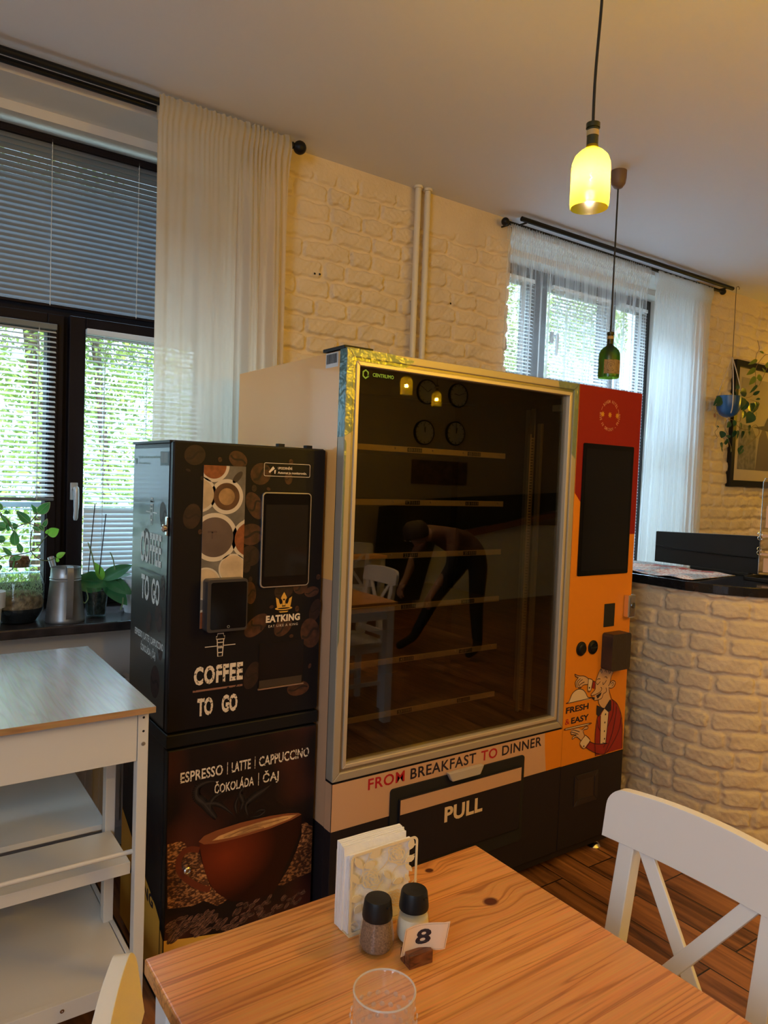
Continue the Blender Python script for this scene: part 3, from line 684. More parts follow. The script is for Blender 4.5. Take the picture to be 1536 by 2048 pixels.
art('waiter_shirt_print', [[(515, 1430), (560, 1350), (606, 1370), (590, 1560), (570, 1742), (508, 1745)], [(378, 1005), (425, 1028), (402, 1142), (368, 1142)], [(342, 1648), (396, 1712), (325, 1805), (278, 1745)],
    [(120, 1290), (150, 1270), (172, 1225), (195, 1175), (235, 1138), (275, 1125), (315, 1135), (345, 1170), (365, 1215), (396, 1228), (393, 1240)], [(110, 1576), (385, 1512), (378, 1530), (122, 1590)]], SHI, .0014)
art('waiter_face_print', [[(540, 865), (500, 920), (470, 1000), (455, 1060), (452, 1130), (408, 1180), (415, 1200), (455, 1195), (442, 1255), (490, 1245), (495, 1290), (520, 1330), (560, 1345), (630, 1245), (610, 1180), (612, 1115), (655, 1108), (682, 1050), (650, 1028), (618, 1062), (635, 985), (657, 930), (645, 895), (600, 880)],
    [(222, 955), (265, 975), (330, 975), (378, 1008), (372, 1070), (320, 1080), (270, 1112), (235, 1110), (228, 1045), (262, 1000)],
    [(178, 1590), (260, 1572), (300, 1592), (350, 1550), (372, 1560), (365, 1578), (320, 1590), (332, 1650), (292, 1712), (240, 1668), (195, 1697), (200, 1665), (235, 1645), (180, 1640)]], SKIN, .0012)
art('waiter_outline_print', [[(470, 1308), (555, 1350), (492, 1442), (466, 1415)], [(556, 1345), (622, 1240), (635, 1262), (634, 1368), (600, 1386)], [(462, 1200), (525, 1160), (515, 1195), (480, 1235)], [(408, 1210), (448, 1222), (442, 1255), (415, 1235)]], INK, .0022,
    strokes=[[(540, 865), (500, 925), (468, 1010), (455, 1080), (452, 1130), (408, 1182), (415, 1202), (500, 1165), (528, 1125), (515, 1102)], [(645, 895), (657, 930), (635, 985), (620, 1060), (600, 1090)], [(618, 1062), (650, 1028), (682, 1045), (672, 1090), (640, 1115), (605, 1110)], [(628, 1070), (652, 1050), (660, 1068), (640, 1095)],
    [(472, 1020), (490, 1008), (510, 1010)], [(560, 990), (578, 985), (590, 1005)], [(468, 1055), (480, 1075), (512, 1038)], [(540, 1045), (545, 1075), (582, 1025)], [(575, 1108), (580, 1150), (560, 1170), (545, 1180), (520, 1235), (440, 1258)], [(490, 1245), (495, 1290), (525, 1335), (560, 1345)], [(608, 1125), (625, 1190), (640, 1240)],
    [(640, 1240), (700, 1290), (745, 1400), (762, 1550), (758, 1802)], [(478, 1440), (460, 1560), (450, 1700), (455, 1888)], [(345, 1790), (450, 1850), (560, 1862), (640, 1760), (720, 1600), (750, 1450)], [(385, 1720), (470, 1750), (592, 1742)], [(560, 1862), (640, 1650), (690, 1400), (695, 1320)], [(515, 1430), (512, 1600), (508, 1745)], [(606, 1385), (590, 1560), (570, 1742)], [(590, 1560), (650, 1420), (665, 1270)], [(478, 1480), (490, 1560), (515, 1600)],
    [(378, 1005), (425, 1028), (402, 1142), (368, 1142), (378, 1005)], [(425, 1030), (458, 1045)], [(342, 1648), (396, 1712), (325, 1805), (278, 1745), (342, 1648)],
    [(120, 1290), (155, 1268), (172, 1225), (195, 1175), (235, 1138), (275, 1125), (315, 1135), (345, 1170), (368, 1218), (396, 1228), (120, 1292)], [(275, 1125), (262, 1105), (290, 1105), (278, 1123)], [(110, 1576), (385, 1512), (378, 1530), (122, 1590), (110, 1576)],
    [(378, 1008), (330, 978), (265, 975), (222, 955), (232, 985), (262, 995)], [(262, 995), (228, 1045), (235, 1108)], [(285, 1005), (245, 1050), (250, 1108)], [(310, 1015), (265, 1055), (268, 1085), (300, 1060), (330, 1045)], [(368, 1072), (315, 1082), (295, 1110)],
    [(292, 1712), (240, 1668), (195, 1697), (200, 1665), (240, 1648), (182, 1642)], [(182, 1642), (178, 1612), (262, 1640)], [(180, 1600), (210, 1590), (275, 1612)], [(332, 1652), (315, 1595), (365, 1578), (370, 1555), (345, 1550), (300, 1592)],
    [(512, 935), (522, 900), (532, 930), (520, 945)], [(560, 930), (572, 905), (580, 938)], [(600, 935), (615, 905), (625, 935), (610, 948)], [(545, 1790), (575, 1735)], [(535, 1735), (590, 1745)]], w=.0026)
q = MB()
for cx_, cy_ in ((570, 1412), (562, 1505), (557, 1603), (557, 1690), (386, 1110), (322, 1775)): q = MB(); q.flat(ell(*wz(cx_, cy_), .0032, .0042), fm, .0026); P.append(q.build('waiter_button_print', INK, fix=False))
q = MB(); text_on(q, 'FRESH', (wz(124, 1360)[0], wz(380, 1320)[0], wz(250, 1380)[1], wz(250, 1312)[1]), fm, .001, .03); text_on(q, 'EASY', (wz(180, 1450)[0]+.002, wz(382, 1450)[0], wz(280, 1500)[1], wz(280, 1432)[1]), fm, .001, .03)
P.append(q.build('fresh_lettering', INK, fix=False))
q = MB(); text_on(q, '&', (wz(112, 1500)[0], wz(165, 1500)[0], wz(140, 1530)[1], wz(140, 1465)[1]), fm, .001, .0); P.append(q.build('ampersand_lettering', mat('red_ink', (.45, .01, .02), .5), fix=False))

# lower front
q = MB(); q.box(MX0, MD, FYM, 1.90, .07, DZ0-.004); lo = q.build('lower_front', DK, bevel=.002); P.append(lo)
P.append(MB().box(MD+.002, MX1, FYM, 1.90, .07, .403).build('lower_right_front', DK, bevel=.002))
q = MB(); q.flat([(MX0+.001, .408), (2.10, .408), (2.088, .50), (2.085, DZ0-.005), (MX0+.001, DZ0-.005)], fm, .0006); q.flat([(1.861, .408), (1.899, .408), (1.899, DZ0-.005), (1.861, DZ0-.005)], FX(MX0), .0006)
P.append(q.build('beige_print', BEI, fix=False))
q = MB(); q.flat([(2.10, .408), (MD-.001, .408), (MD-.001, DZ0-.005), (2.085, DZ0-.005), (2.088, .50)], fm, .0006); P.append(q.build('orange_print', OR, fix=False))
q = MB(); q.box(MX0, MX1, FYM+.01, 1.90, .04, .066); P.append(q.build('plinth', DK))
REDI = MATS['red_ink']
q = MB(); 
def lineup(words, u0, u1, v0, v1, d, bold, gap=.028, fn=fm):
    W = []
    for w_ in words:
        vs, _ = text_mesh(w_, bold, 1.05); W.append(max(v[0] for v in vs)-min(v[0] for v in vs))
    g = gap; tot = sum(W); k = (u1-u0-g*(len(words)-1))/tot; out = []; u = u0
    for w_, ww in zip(words, W): out.append((u, u+ww*k, v0, v1)); u += ww*k+g
    return out
bx = lineup(['FROM', 'BREAKFAST', 'TO', 'DINNER'], 1.279, 2.068, .512, .548, 0, .03, gap=.024)
for w_, bb, mm, nm in zip(['FROM', 'BREAKFAST', 'TO', 'DINNER'], bx, (REDI, INK, REDI, INK), ('from_lettering', 'breakfast_lettering', 'to_lettering', 'dinner_lettering')):
    q = MB(); text_on(q, w_, bb, fm, .0012, .018, 1.08); P.append(q.build(nm, mm, fix=False))
# delivery flap
q = MB(); q.prism(rrect(1.366, 1.976, .172, .496, .012), fm, .006, 0); q2 = q.build('flap_surround', BLACKM, bevel=.002); P.append(q2)
q = MB(); q.box(1.397, 1.953, FYM-.016, FYM-.006, .226, .460); fl = q.build('delivery_flap', DK, bevel=.003); P.append(fl)
q = MB(); q.flat([(1.399, .409), (1.951, .409), (1.951, .458), (1.399, .458)], FY(FYM-.016), .0008); P.append(q.build('flap_beige_print', BEI, fix=False))
q = MB(); q.prism([(1.594, .508), (1.758, .508), (1.742, .477), (1.612, .477)], fm, .006, .024); P.append(q.build('flap_handle', mat('grey_plastic_handle', (.50, .42, .33), .4), bevel=.004))
q = MB(); text_on(q, 'PULL', (1.588, 1.762, .338, .391), FY(FYM-.016), .001, .035, 1.05); P.append(q.build('pull_lettering', SHI, fix=False))
q = MB(); ring(q, 2.268, 2.412, .228, .352, .022, FYM-.004, FYM+.004); P.append(q.build('recessed_handle', mat('dark_handle', (.02, .012, .012), .5), bevel=.003))
q = MB(); q.box(2.290, 2.390, FYM-.0012, FYM-.0006, .25, .33); P.append(q.build('handle_cup', mat('handle_cup_plastic', (.03, .022, .02), .3)))
# inside
q = MB(); q.box(MX0+.03, MD-.02, 2.56, 2.565, .60, 1.84); q.box(MX0+.03, MX0+.035, 1.92, 2.56, .60, 1.84); q.box(MX0+.03, MX1-.03, 1.92, 2.56, .595, .60); P.append(q.build('dark_interior', mat('dark_liner', (.030, .024, .018), .6)))
q = MB(); q.box(2.2, 2.204, 1.905, 2.56, .60, 1.84); P.append(q.build('inner_partition', mat('inner_partition_metal', (.09, .07, .045), .4, metal=.4)))
SH = mat('shelf_strip', (.66, .55, .34), .35, metal=.6)
for i, z in enumerate((1.600, 1.421, 1.241, 1.064, .882, .700)):
    q = MB(); q.box(1.185, 1.928, 1.978, 1.982, z-.0105, z+.0095); strip = q.build('price_strip', SH, bevel=.001)
    sh = MB().box(1.185, 1.925, 1.984, 2.40, z-.004, z-.001).build('shelf', mat('shelf_metal', (.06, .045, .03), .5, metal=.4)); P += [sh, strip]
    q = MB(); d_ = MB()
    for u, s_ in ((1.19, ''), (1.47, '%d3' % i), (1.74, '%d5' % i)):
        if i == 5 and not s_: s_ = '51'
        q.box(u, u+.062, 1.9768, 1.9775, z-.0075, z+.0065)
        if s_: text_on(d_, s_, (u+.004, u+.021, z-.0055, z+.0045), FY(1.9765), 0, .02)
        for k in range(4): text_on(d_, '8', (u+.026+k*.009, u+.032+k*.009, z-.0055, z+.0045), FY(1.9765), 0, -.005)
    P.append(q.build('price_tag', BLACKM)); P.append(d_.build('price_digit', mat('digit_print', (.40, .36, .25), .5), fix=False))
    q = MB()
    for u in (1.25, 1.42, 1.58, 1.72, 1.90): q.lathe([(.004, 0), (.003, .003), (.0001, .004)], (u, 1.9775, z+.002), 8, (0, -1, 0))
    P.append(q.build('strip_rivet', ALUB, smooth=True))
q = MB(); q.box(2.055, 2.062, 1.978, 1.99, .61, 1.69); z = .615
while z < 1.68: q.box(2.062, 2.074, 1.978, 1.99, z, z+.006); z += .011
P.append(q.build('toothed_rack', SH))
LB = mat('lift_bar_metal', (.42, .34, .2), .4, metal=.5)
for x0, x1, y in ((2.098, 2.104, 2.0), (2.115, 2.128, 1.98), (2.150, 2.156, 2.05), (2.172, 2.190, 2.10)):
    P.append(MB().box(x0, x1, y, y+.02, .6, 1.735 if x0 < 2.14 else 1.80).build('lift_bar', LB, bevel=.001))
q = MB(); q.box(2.165, 2.20, 1.935, 1.975, 1.785, 1.81); P.append(q.build('door_sensor', mat('sensor_plastic', (.6, .5, .3), .4), bevel=.002))
for x in (1.30, 2.46):
    q = MB(); q.lathe([(.026, 0), (.028, .006), (.020, .018), (.010, .022), (.010, .045)], (x, 1.90, 0), 20); P.append(q.build('levelling_foot', CHROME, smooth=True))
for x in (1.30, 2.46):
    q = MB(); q.lathe([(.026, 0), (.028, .006), (.020, .018), (.010, .022), (.010, .071)], (x, 2.55, 0), 20); P.append(q.build('levelling_foot', CHROME, smooth=True))
q = MB(); q.flat([(1.99, 1.835), (1.915, 1.835), (1.915, 1.88), (1.99, 1.88)], fx, .0012); P.append(q.build('barcode_sticker', mat('sticker_white', (.72, .70, .68), .5), fix=False))
q = MB(); u = 1.922; rb = random.Random(3)
while u < 1.982:
    w_ = rb.choice((.0012, .002, .003)); q.flat([(u, 1.847), (u+w_, 1.847), (u+w_, 1.876), (u, 1.876)], fx, .0018); u += w_+rb.choice((.0012, .002))
P.append(q.build('barcode_bar', BLACKM, fix=False))
adopt(vm, P)

# ------------------------------------------------------------------ coffee machine on its cabinet
CX0, CX1, CY = .660, 1.137, 1.95
fc = FY(CY); fcs = FX(CX0)
CB = mat('coffee_black_print', (.007, .006, .008), .42, spec=.25)
CBS = mat('coffee_side_print', (.012, .018, .018), .34, spec=.8, coat=.3)
LET = worn('worn_cream_lettering', (.80, .66, .50), (.03, .02, .015), .60, 190)
CREAML = mat('cream_lettering', (.80, .66, .50), .5)
GOLD = mat('gold_crown_print', (.75, .40, .06), .5)
BEAN = mat('bean_print', (.060, .020, .010), .5, var=.6, vscale=45)
BEAN2 = mat('bean_print_dark', (.022, .008, .006), .5, var=.6, vscale=45)
BEANL = mat('bean_print_light', (.20, .075, .035), .5, var=.5, vscale=60)
CREASE = mat('bean_crease_print', (.012, .005, .004), .6)
def C4(cx_, cy_, y=CY): p = ony(240+cx_/3.302, 860+cy_/3.302, y); return (p.x, p.z)
def bean_part(name, cx_, cz_, rx, rz, rot, fn, d, m):
    a_, c_ = MB(), MB(); bean(a_, c_, cx_, cz_, rx, rz, rot, fn, d); o_ = a_.build(name, m, fix=False); k_ = c_.build('bean_crease', CREASE, fix=False); return o_, k_
PAIRS = []
def bean(mb, mc, cx_, cz_, rx, rz, rot, fn, d):
    mb.flat(ell(cx_, cz_, rx, rz, rot, 22), fn, d)
    c_, s_ = math.cos(rot), math.sin(rot)
    pts = [(cx_+(t*rx*.86)*c_-(.22*rz*math.sin(t*3))*s_, cz_+(t*rx*.86)*s_+(.22*rz*math.sin(t*3))*c_) for t in [-1+i/6 for i in range(13)]]
    mc.stroke(pts, min(rx, rz)*.22, fn, d+.0004)
cm = wroot('coffee_machine', ((CX0+CX1)/2, 2.13, .772), label='black coffee vending machine printed with coffee beans and cups, topmost on its cabinet', category='coffee machine')
P = []
P.append(MB().box(CX0, CX1-.004, CY+.028, 2.315, .772, 1.577).build('body', CB, bevel=.004))
P.append(MB().box(CX0, CX1, CY, CY+.024, .772, 1.580).build('front_door', CB, bevel=.004))
P.append(MB().box(CX0-.004, CX1+.004, CY+.02, 2.32, 1.575, 1.583).build('top_lid', BLACK, bevel=.002))
for x in (.99, 1.085): P.append(MB().box(x, x+.02, CY+.03, CY+.05, 1.583, 1.592).build('top_hinge', BLACKM))
P.append(sheet('side_panel_print', [[(CY+.03, .78), (2.314, .78), (2.314, 1.562), (CY+.03, 1.562)]], fcs, .0006, CBS))
ml, md_, mc = MB(), MB(), MB()
for k, (a, b_, w_, h_, r_) in enumerate([(495, 165, 60, 55, .3), (780, 195, 58, 45, -.5), (930, 290, 66, 62, .6), (475, 570, 50, 70, -.2), (890, 500, 48, 85, .5), (865, 690, 75, 62, .05), (860, 830, 58, 62, .9), (860, 1075, 36, 66, .1),
    (900, 1290, 50, 88, -.9), (1080, 1062, 62, 50, .2), (1190, 1030, 50, 50, .6), (1265, 1068, 50, 32, .15), (1292, 1190, 38, 72, -.3), (1255, 1340, 66, 92, .2), (1075, 1300, 66, 48, .7), (870, 1620, 48, 82, -.35), (1175, 1705, 75, 45, 0), (1112, 320, 26, 36, 0), (830, 900, 28, 38, .2),
    (660, 195, 12, 14, .3), (980, 390, 13, 9, -.4), (885, 385, 16, 20, 0), (1308, 970, 14, 17, 0), (1252, 1557, 10, 16, -.4), (450, 265, 14, 7, -.3), (1000, 1168, 14, 9, .2), (1168, 1180, 14, 18, 0), (540, 318, 9, 12, 0), (528, 672, 12, 14, 0), (1128, 210, 14, 16, 0), (860, 985, 12, 16, 0), (1130, 1360, 14, 10, 0)]):
    x, z = C4(a, b_); s_ = .000508
    if x+w_*s_ > CX1-.001: x = CX1-.001-w_*s_
    big = w_*h_ > 2600; bo = bean_part('printed_bean', x, z, w_*s_, h_*s_*1.0, r_, fc, .0007+.00002*k, BEAN if (k % 3 != 0) else BEAN2); PAIRS.append(bo); P += list(bo)
# picture window with cups seen from above
WX0, WX1, WZ0, WZ1 = .746, .872, 1.058, 1.518
P.append(MB().box(WX0, WX1, CY-.0022, CY-.0005, WZ0, WZ1).build('cup_picture', mat('slate_print', (.17, .145, .115), .4, var=.35, vscale=18)))
def clipell(cx_, cz_, r): return [(min(max(x, WX0), WX1), min(max(z, WZ0), WZ1)) for x, z in ell(cx_, cz_, r, r*1.0, 0, 44)]
def cupprint(px, py, R, liq, rim=.84, inner=None):
    x, z = C4(px, py); d0 = .0024
    a = MB(); a.flat(clean(clipell(x, z, R)), fc, d0); P.append(a.build('printed_cup', mat('cup_rim_print', (.66, .55, .40), .5), fix=False))
    a = MB(); a.flat(clean(clipell(x, z, R*rim)), fc, d0+.0002); P.append(a.build('printed_coffee', liq, fix=False))
    if inner:
        a = MB(); a.flat(clean(clipell(x, z, R*rim*.62)), fc, d0+.0004); P.append(a.build('printed_crema', inner, fix=False))
def clean(p):
    out = []
    for q_ in p:
        if not out or (abs(q_[0]-out[-1][0])+abs(q_[1]-out[-1][1])) > 1e-5: out.append(q_)
    if abs(out[0][0]-out[-1][0])+abs(out[0][1]-out[-1][1]) < 1e-5: out.pop()
    return out
ESP = mat('espresso_print', (.11, .05, .025), .35, var=.3, vscale=30); CRE = mat('crema_print', (.36, .20, .08), .4, var=.3, vscale=40); DRK = mat('dark_tea_print', (.13, .085, .065), .35, var=.2, vscale=12); LAT = mat('latte_print', (.60, .43, .25), .4, var=.2, vscale=20); RST = mat('rust_coffee_print', (.26, .075, .025), .4, var=.3, vscale=60)
cupprint(620, 235, .046, RST, .8)
cupprint(522, 425, .050, LAT, .85)
a = MB(); xh, zh = C4(775, 312); a.flat(ell(xh, zh, .009, .021, -.7, 20), fc, .0024); P.append(a.build('printed_cup_handle', mat('handle_print', (.05, .035, .03), .4), fix=False))
cupprint(703, 440, .050, ESP, .78, CRE)
cupprint(622, 708, .069, DRK, .82)
cupprint(862, 720, .060, RST, .84)
cupprint(742, 915, .043, LAT, .9)
cupprint(560, 1015, .046, LAT, .9)
cupprint(548, 1260, .032, RST, .8)
a = MB(); x, z = C4(612, 672); a.box(x-.016, x+.012, CY-.0031, CY-.003, z-.003, z+.003); a.box(x-.004, x, CY-.0031, CY-.003, z-.02, z); P.append(a.build('printed_tea_mark', mat('tea_mark', (.10, .06, .05), .4)))
# card terminal
q = MB(); q.prism(rrect(.752, .872, 1.052, 1.200, .010), fc, .003, .040); P.append(q.build('payment_terminal', mat('terminal_grey', (.045, .04, .04), .35), bevel=.004, seg=3))
q = MB(); q.prism(rrect(.762, .868, 1.060, 1.192, .006), fc, .0402, .0412); P.append(q.build('terminal_screen', BLACKG))
q = MB(); q.stroke(ell(.815, 1.066, .0035, .0035, 0, 14), .001, fc, .0416, closed=True); P.append(q.build('terminal_symbol', mat('symbol_grey', (.3, .3, .3), .5), fix=False))
# touch screen
q = MB(); q.prism(rrect(.925, 1.087, 1.164, 1.446, .012, 6), fc, .001, .008); P.append(q.build('screen_rim', mat('silver_rim', (.62, .58, .54), .3, metal=.7), bevel=.002))
q = MB(); q.prism(rrect(.928, 1.084, 1.167, 1.443, .010, 6), fc, .0081, .0088); P.append(q.build('touch_screen', BLACKG))
P.append(MB().box(.936, 1.076, CY-.0094, CY-.0089, 1.197, 1.410).build('screen_glass', mat('grey_screen', (.014, .012, .011), .06, spec=.45)))
# warning sticker
q = MB(); q.stroke(rrect(.930, 1.082, 1.494, 1.532, .004), .0016, fc, .0016, closed=True)
text_on(q, 'UPOZORNĚNÍ:', (.974, 1.022, 1.5145, 1.5215), fc, .0016, .03); text_on(q, 'Automat je monitorován.', (.974, 1.071, 1.5015, 1.5085), fc, .0016, .03)
q.flat([(.944, 1.506), (.948, 1.503), (.964, 1.516), (.958, 1.523)], fc, .0016); q.flat([(.962, 1.511), (.968, 1.513), (.966, 1.501), (.963, 1.501)], fc, .0016)
P.append(q.build('warning_sticker', CREAML, fix=False))
# crown logo
q = MB(); X = lambda a: .9785+(a-0)*.058; Z = lambda b_: 1.085+b_*.062
def cr(pts, d=.0018): q.flat([(X(a), Z(b_)) for a, b_ in pts], fc, d)
cr([(.50, 1.0), (.36, .78), (.33, .70), (.42, .56), (.42, .34), (.58, .34), (.58, .56), (.67, .70), (.64, .78)])
cr([(.03, .76), (.20, .66), (.24, .50), (.30, .40), (.40, .44), (.40, .28), (.12, .26), (.08, .45)]); cr([(.97, .76), (.80, .66), (.76, .50), (.70, .40), (.60, .44), (.60, .28), (.88, .26), (.92, .45)])
q.flat([(X(.5+.5*math.cos(a)), Z(.20+.085*math.sin(a))) for a in [2*PI*i/24 for i in range(24)]], fc, .0018); q.flat([(X(.22), Z(.06)), (X(.30), Z(0)), (X(.70), Z(0)), (X(.78), Z(.06))], fc, .0018)
P.append(q.build('gold_crown', GOLD, fix=False))
q = MB()
for a in (.455, .5, .545): q.flat(ell(X(a), Z(.63), .0011, .0028), fc, .0022)
q.flat([(X(.5+.36*math.cos(a)), Z(.205+.035*math.sin(a))) for a in [2*PI*i/24 for i in range(24)]], fc, .0022)
P.append(q.build('crown_detail', CB, fix=False))
q = MB(); text_on(q, 'EATKING', (.950, 1.064, 1.0575, 1.0785), fc, .0016, .045, 1.1); P.append(q.build('brand_lettering', CREAML, fix=False))
q = MB(); text_on(q, 'EAT LIKE A KING', (.959, 1.057, 1.0425, 1.0495), fc, .0016, .0, 1.35); P.append(q.build('slogan_lettering', CREAML, fix=False))
# cup niche
q = MB(); q.box(.931, 1.080, CY-.0016, CY-.0006, .862, .996); P.append(q.build('cup_niche', mat('niche_black', (.003, .003, .004), .25)))
q = MB(); q.box(.929, 1.082, CY-.006, CY-.0015, .858, .8615); P.append(q.build('niche_edge', mat('copper_edge', (.6, .42, .3), .3, metal=.8)))
q = MB(); q.box(.934, 1.076, CY-.0025, CY-.0017, .863, .885); P.append(q.build('drip_grate', mat('drip_metal', (.07, .05, .035), .4, metal=.4)))
# coffee to go
def cupicon(u, v, s, fn, d, lw):
    m_ = MB(); S = lambda pts: [(u+a*s, v+b_*s) for a, b_ in pts]
    m_.stroke(S([(-.30, .42), (.30, .42), (.33, .62), (-.33, .62)]), lw, fn, d, closed=True); m_.stroke(S([(-.24, .62), (.24, .62), (.22, .82), (-.22, .82)]), lw, fn, d, closed=True)
    m_.stroke(S([(-.25, .42), (-.17, -.82), (.17, -.82), (.25, .42)]), lw, fn, d); m_.stroke(S([(-.23, .18), (.23, .18)]), lw, fn, d); m_.stroke(S([(-.19, -.55), (.19, -.55)]), lw, fn, d)
    m_.stroke(S([(-1.15, -.06), (-.22, -.06)]), lw*.8, fn, d); m_.stroke(S([(.22, -.06), (1.15, -.06)]), lw*.8, fn, d)
    for a in (-.11, 0, .11): m_.flat([(p[0], p[1]) for p in ell(u+a*s, v-.16*s, .038*s, .11*s, .2)], fn, d)
    return m_
q = cupicon(.809, 1.006, .040, fc, .0016, .0028); P.append(q.build('cup_symbol', CREAML, fix=False))
q = MB(); text_on(q, 'COFFEE', (.733, .881, .897, .949), fc, .0016, .045, 1.12); P.append(q.build('coffee_lettering', LET, fix=False))
q = MB(); q.flat([(.731, .8775), (.881, .8775), (.881, .883), (.731, .883)], fc, .0016); P.append(q.build('copper_line', worn('worn_copper', (.28, .13, .08), (.02, .01, .008), .6, 90), fix=False))
q = MB(); text_on(q, 'TO', (.745, .792, .807, .858), fc, .0016, .045); text_on(q, 'GO', (.818, .867, .807, .858), fc, .0016, .045); P.append(q.build('to_go_lettering', LET, fix=False))
# side prints (seen from the left, so u runs with -y)
fsx = lambda u, v, d: Vector((CX0-d, -u, v))
SIDEL = worn('worn_grey_lettering', (.62, .68, .66), (.03, .04, .04), .62, 150)
q = MB(); text_on(q, 'COFFEE', (-2.225, -2.028, 1.223, 1.315), fsx, .0016, .028, 1.05); P.append(q.build('side_coffee_lettering', SIDEL, fix=False))
q = MB(); text_on(q, 'TO', (-2.208, -2.132, 1.112, 1.185), fsx, .0016, .028); text_on(q, 'GO', (-2.108, -2.036, 1.112, 1.185), fsx, .0016, .028); P.append(q.build('side_to_go_lettering', SIDEL, fix=False))
q = MB(); q.flat([(-2.225, 1.198), (-2.03, 1.198), (-2.03, 1.203), (-2.225, 1.203)], fsx, .0016); P.append(q.build('side_line', mat('side_line_print', (.09, .13, .13), .5), fix=False))
q = cupicon(-2.126, 1.378, .046, fsx, .0016, .0045); P.append(q.build('side_cup_symbol', mat('side_cream', (.6, .66, .64), .5), fix=False))
q = MB(); text_on(q, 'ESPRESSO | LATTE | CAPPUCCINO', (-2.262, -1.993, .992, 1.012), fsx, .0016, .02); text_on(q, 'ČOKOLÁDA | ČAJ', (-2.20, -2.06, .955, .975), fsx, .0016, .02); P.append(q.build('side_menu_lettering', SIDEL, fix=False))
q = MB(); text_on(q, 'Vyměň jedno za automaty Eatking', (-2.27, -2.06, 1.533, 1.541), fsx, .0016, .01); text_on(q, 'Více na www.eatking.eu', (-2.27, -2.15, 1.515, 1.523), fsx, .0016, .01); q.flat([(-2.298, 1.515), (-2.282, 1.515), (-2.28, 1.535), (-2.29, 1.53), (-2.30, 1.535)], fsx, .0016); P.append(q.build('side_small_lettering', mat('small_green_print', (.18, .30, .22), .5), fix=False))
q = MB(); q.flat([(-2.055, 1.512), (-1.985, 1.512), (-1.985, 1.552), (-2.055, 1.552)], fsx, .0014); P.append(q.build('barcode_sticker', mat('side_sticker', (.12, .19, .2), .5), fix=False))
q = MB(); u = -2.05; rb = random.Random(5)
while u < -1.99:
    w_ = rb.choice((.0014, .003)); q.flat([(u, 1.52), (u+w_, 1.52), (u+w_, 1.549), (u, 1.549)], fsx, .0018); u += w_+.002
P.append(q.build('barcode_bar', mat('bar_grey', (.42, .5, .5), .5), fix=False))
sb, sc_ = MB(), MB()
for (a, b_, w_, h_, r_) in [(-2.04, 1.08, .03, .06, .2), (-2.13, 1.05, .022, .05, -.4), (-2.02, .99, .02, .04, .1), (-2.06, .89, .04, .07, -.3), (-2.02, 1.37, .03, .06, .4), (-2.17, 1.30, .03, .035, 0), (-2.01, 1.17, .02, .05, 0)]: bo = bean_part('printed_bean', a, b_, w_, h_*.7, r_, fsx, .001, BEAN2); PAIRS.append(bo); P += list(bo)
q = MB(); q.box(CX0-.006, CX0, 1.972, 1.990, 1.318, 1.372); P.append(q.build('lock_plate', CHROME, bevel=.003))
q = MB(); q.lathe([(.011, 0), (.011, .010), (.007, .012), (.007, .009)], (CX0-.004, 1.981, 1.340), 18, (-1, 0, 0)); P.append(q.build('lock_cylinder', CHROME, smooth=True))
adopt(cm, P)
for a_, b_ in PAIRS: b_.parent = a_

cc = wroot('machine_cabinet', ((CX0+CX1)/2, 2.15, 0), label='black cabinet with a steaming brown cup print carrying the coffee machine', category='cabinet')
P = []
P.append(MB().box(CX0+.004, CX1-.004, CY+.03, 2.38, .03, .752).build('body', CB, bevel=.004))
P.append(MB().box(CX0, CX1+.004, CY, 2.385, .727, .766).build('cabinet_top', BLACK, bevel=.004))
P.append(MB().box(CX0+.004, CX1, CY, CY+.026, .03, .722).build('cabinet_door', CB, bevel=.004))
PHM = bpy.data.materials.new('cup_photo_background'); PHM.use_nodes = True
t = nt(PHM); b = t.nodes['Principled BSDF']; b.inputs['Roughness'].default_value = .35
tc = t.nodes.new('ShaderNodeTexCoord'); n = t.nodes.new('ShaderNodeTexNoise'); n.inputs['Scale'].default_value = 4.2; n.inputs['Detail'].default_value = 1
r = t.nodes.new('ShaderNodeValToRGB'); r.color_ramp.elements[0].position = .48; r.color_ramp.elements[0].color = (.006, .004, .005, 1); r.color_ramp.elements[1].position = .75; r.color_ramp.elements[1].color = (.10, .022, .012, 1)
t.links.new(tc.outputs['Object'], n.inputs['Vector']); t.links.new(n.outputs[0], r.inputs[0]); t.links.new(r.outputs[0], b.inputs['Base Color'])
P.append(sheet('photo_print', [[(CX0+.008, .110), (CX1-.002, .110), (CX1-.002, .718), (CX0+.008, .718)]], fc, .0005, PHM))
def C5(cx_, cy_): p = ony(240+cx_/3.339, 1400+cy_/3.339, CY); return (min(max(p.x, CX0+.009), CX1-.003), p.z)
BUR = bpy.data.materials.new('burlap_print'); BUR.use_nodes = True
t = nt(BUR); b = t.nodes['Principled BSDF']; b.inputs['Roughness'].default_value = .5
tc = t.nodes.new('ShaderNodeTexCoord'); mp = t.nodes.new('ShaderNodeMapping'); mp.inputs['Scale'].default_value = (60, 60, 110); mp.inputs['Rotation'].default_value = (0, .5, 0)
n = t.nodes.new('ShaderNodeTexNoise'); n.inputs['Scale'].default_value = 1.6; n.inputs['Detail'].default_value = 2; r = t.nodes.new('ShaderNodeValToRGB'); r.color_ramp.elements[0].position = .46; r.color_ramp.elements[0].color = (.10, .032, .012, 1); r.color_ramp.elements[1].position = .62; r.color_ramp.elements[1].color = (.62, .27, .09, 1)
t.links.new(tc.outputs['Object'], mp.inputs[0]); t.links.new(mp.outputs[0], n.inputs['Vector']); t.links.new(n.outputs[0], r.inputs[0])
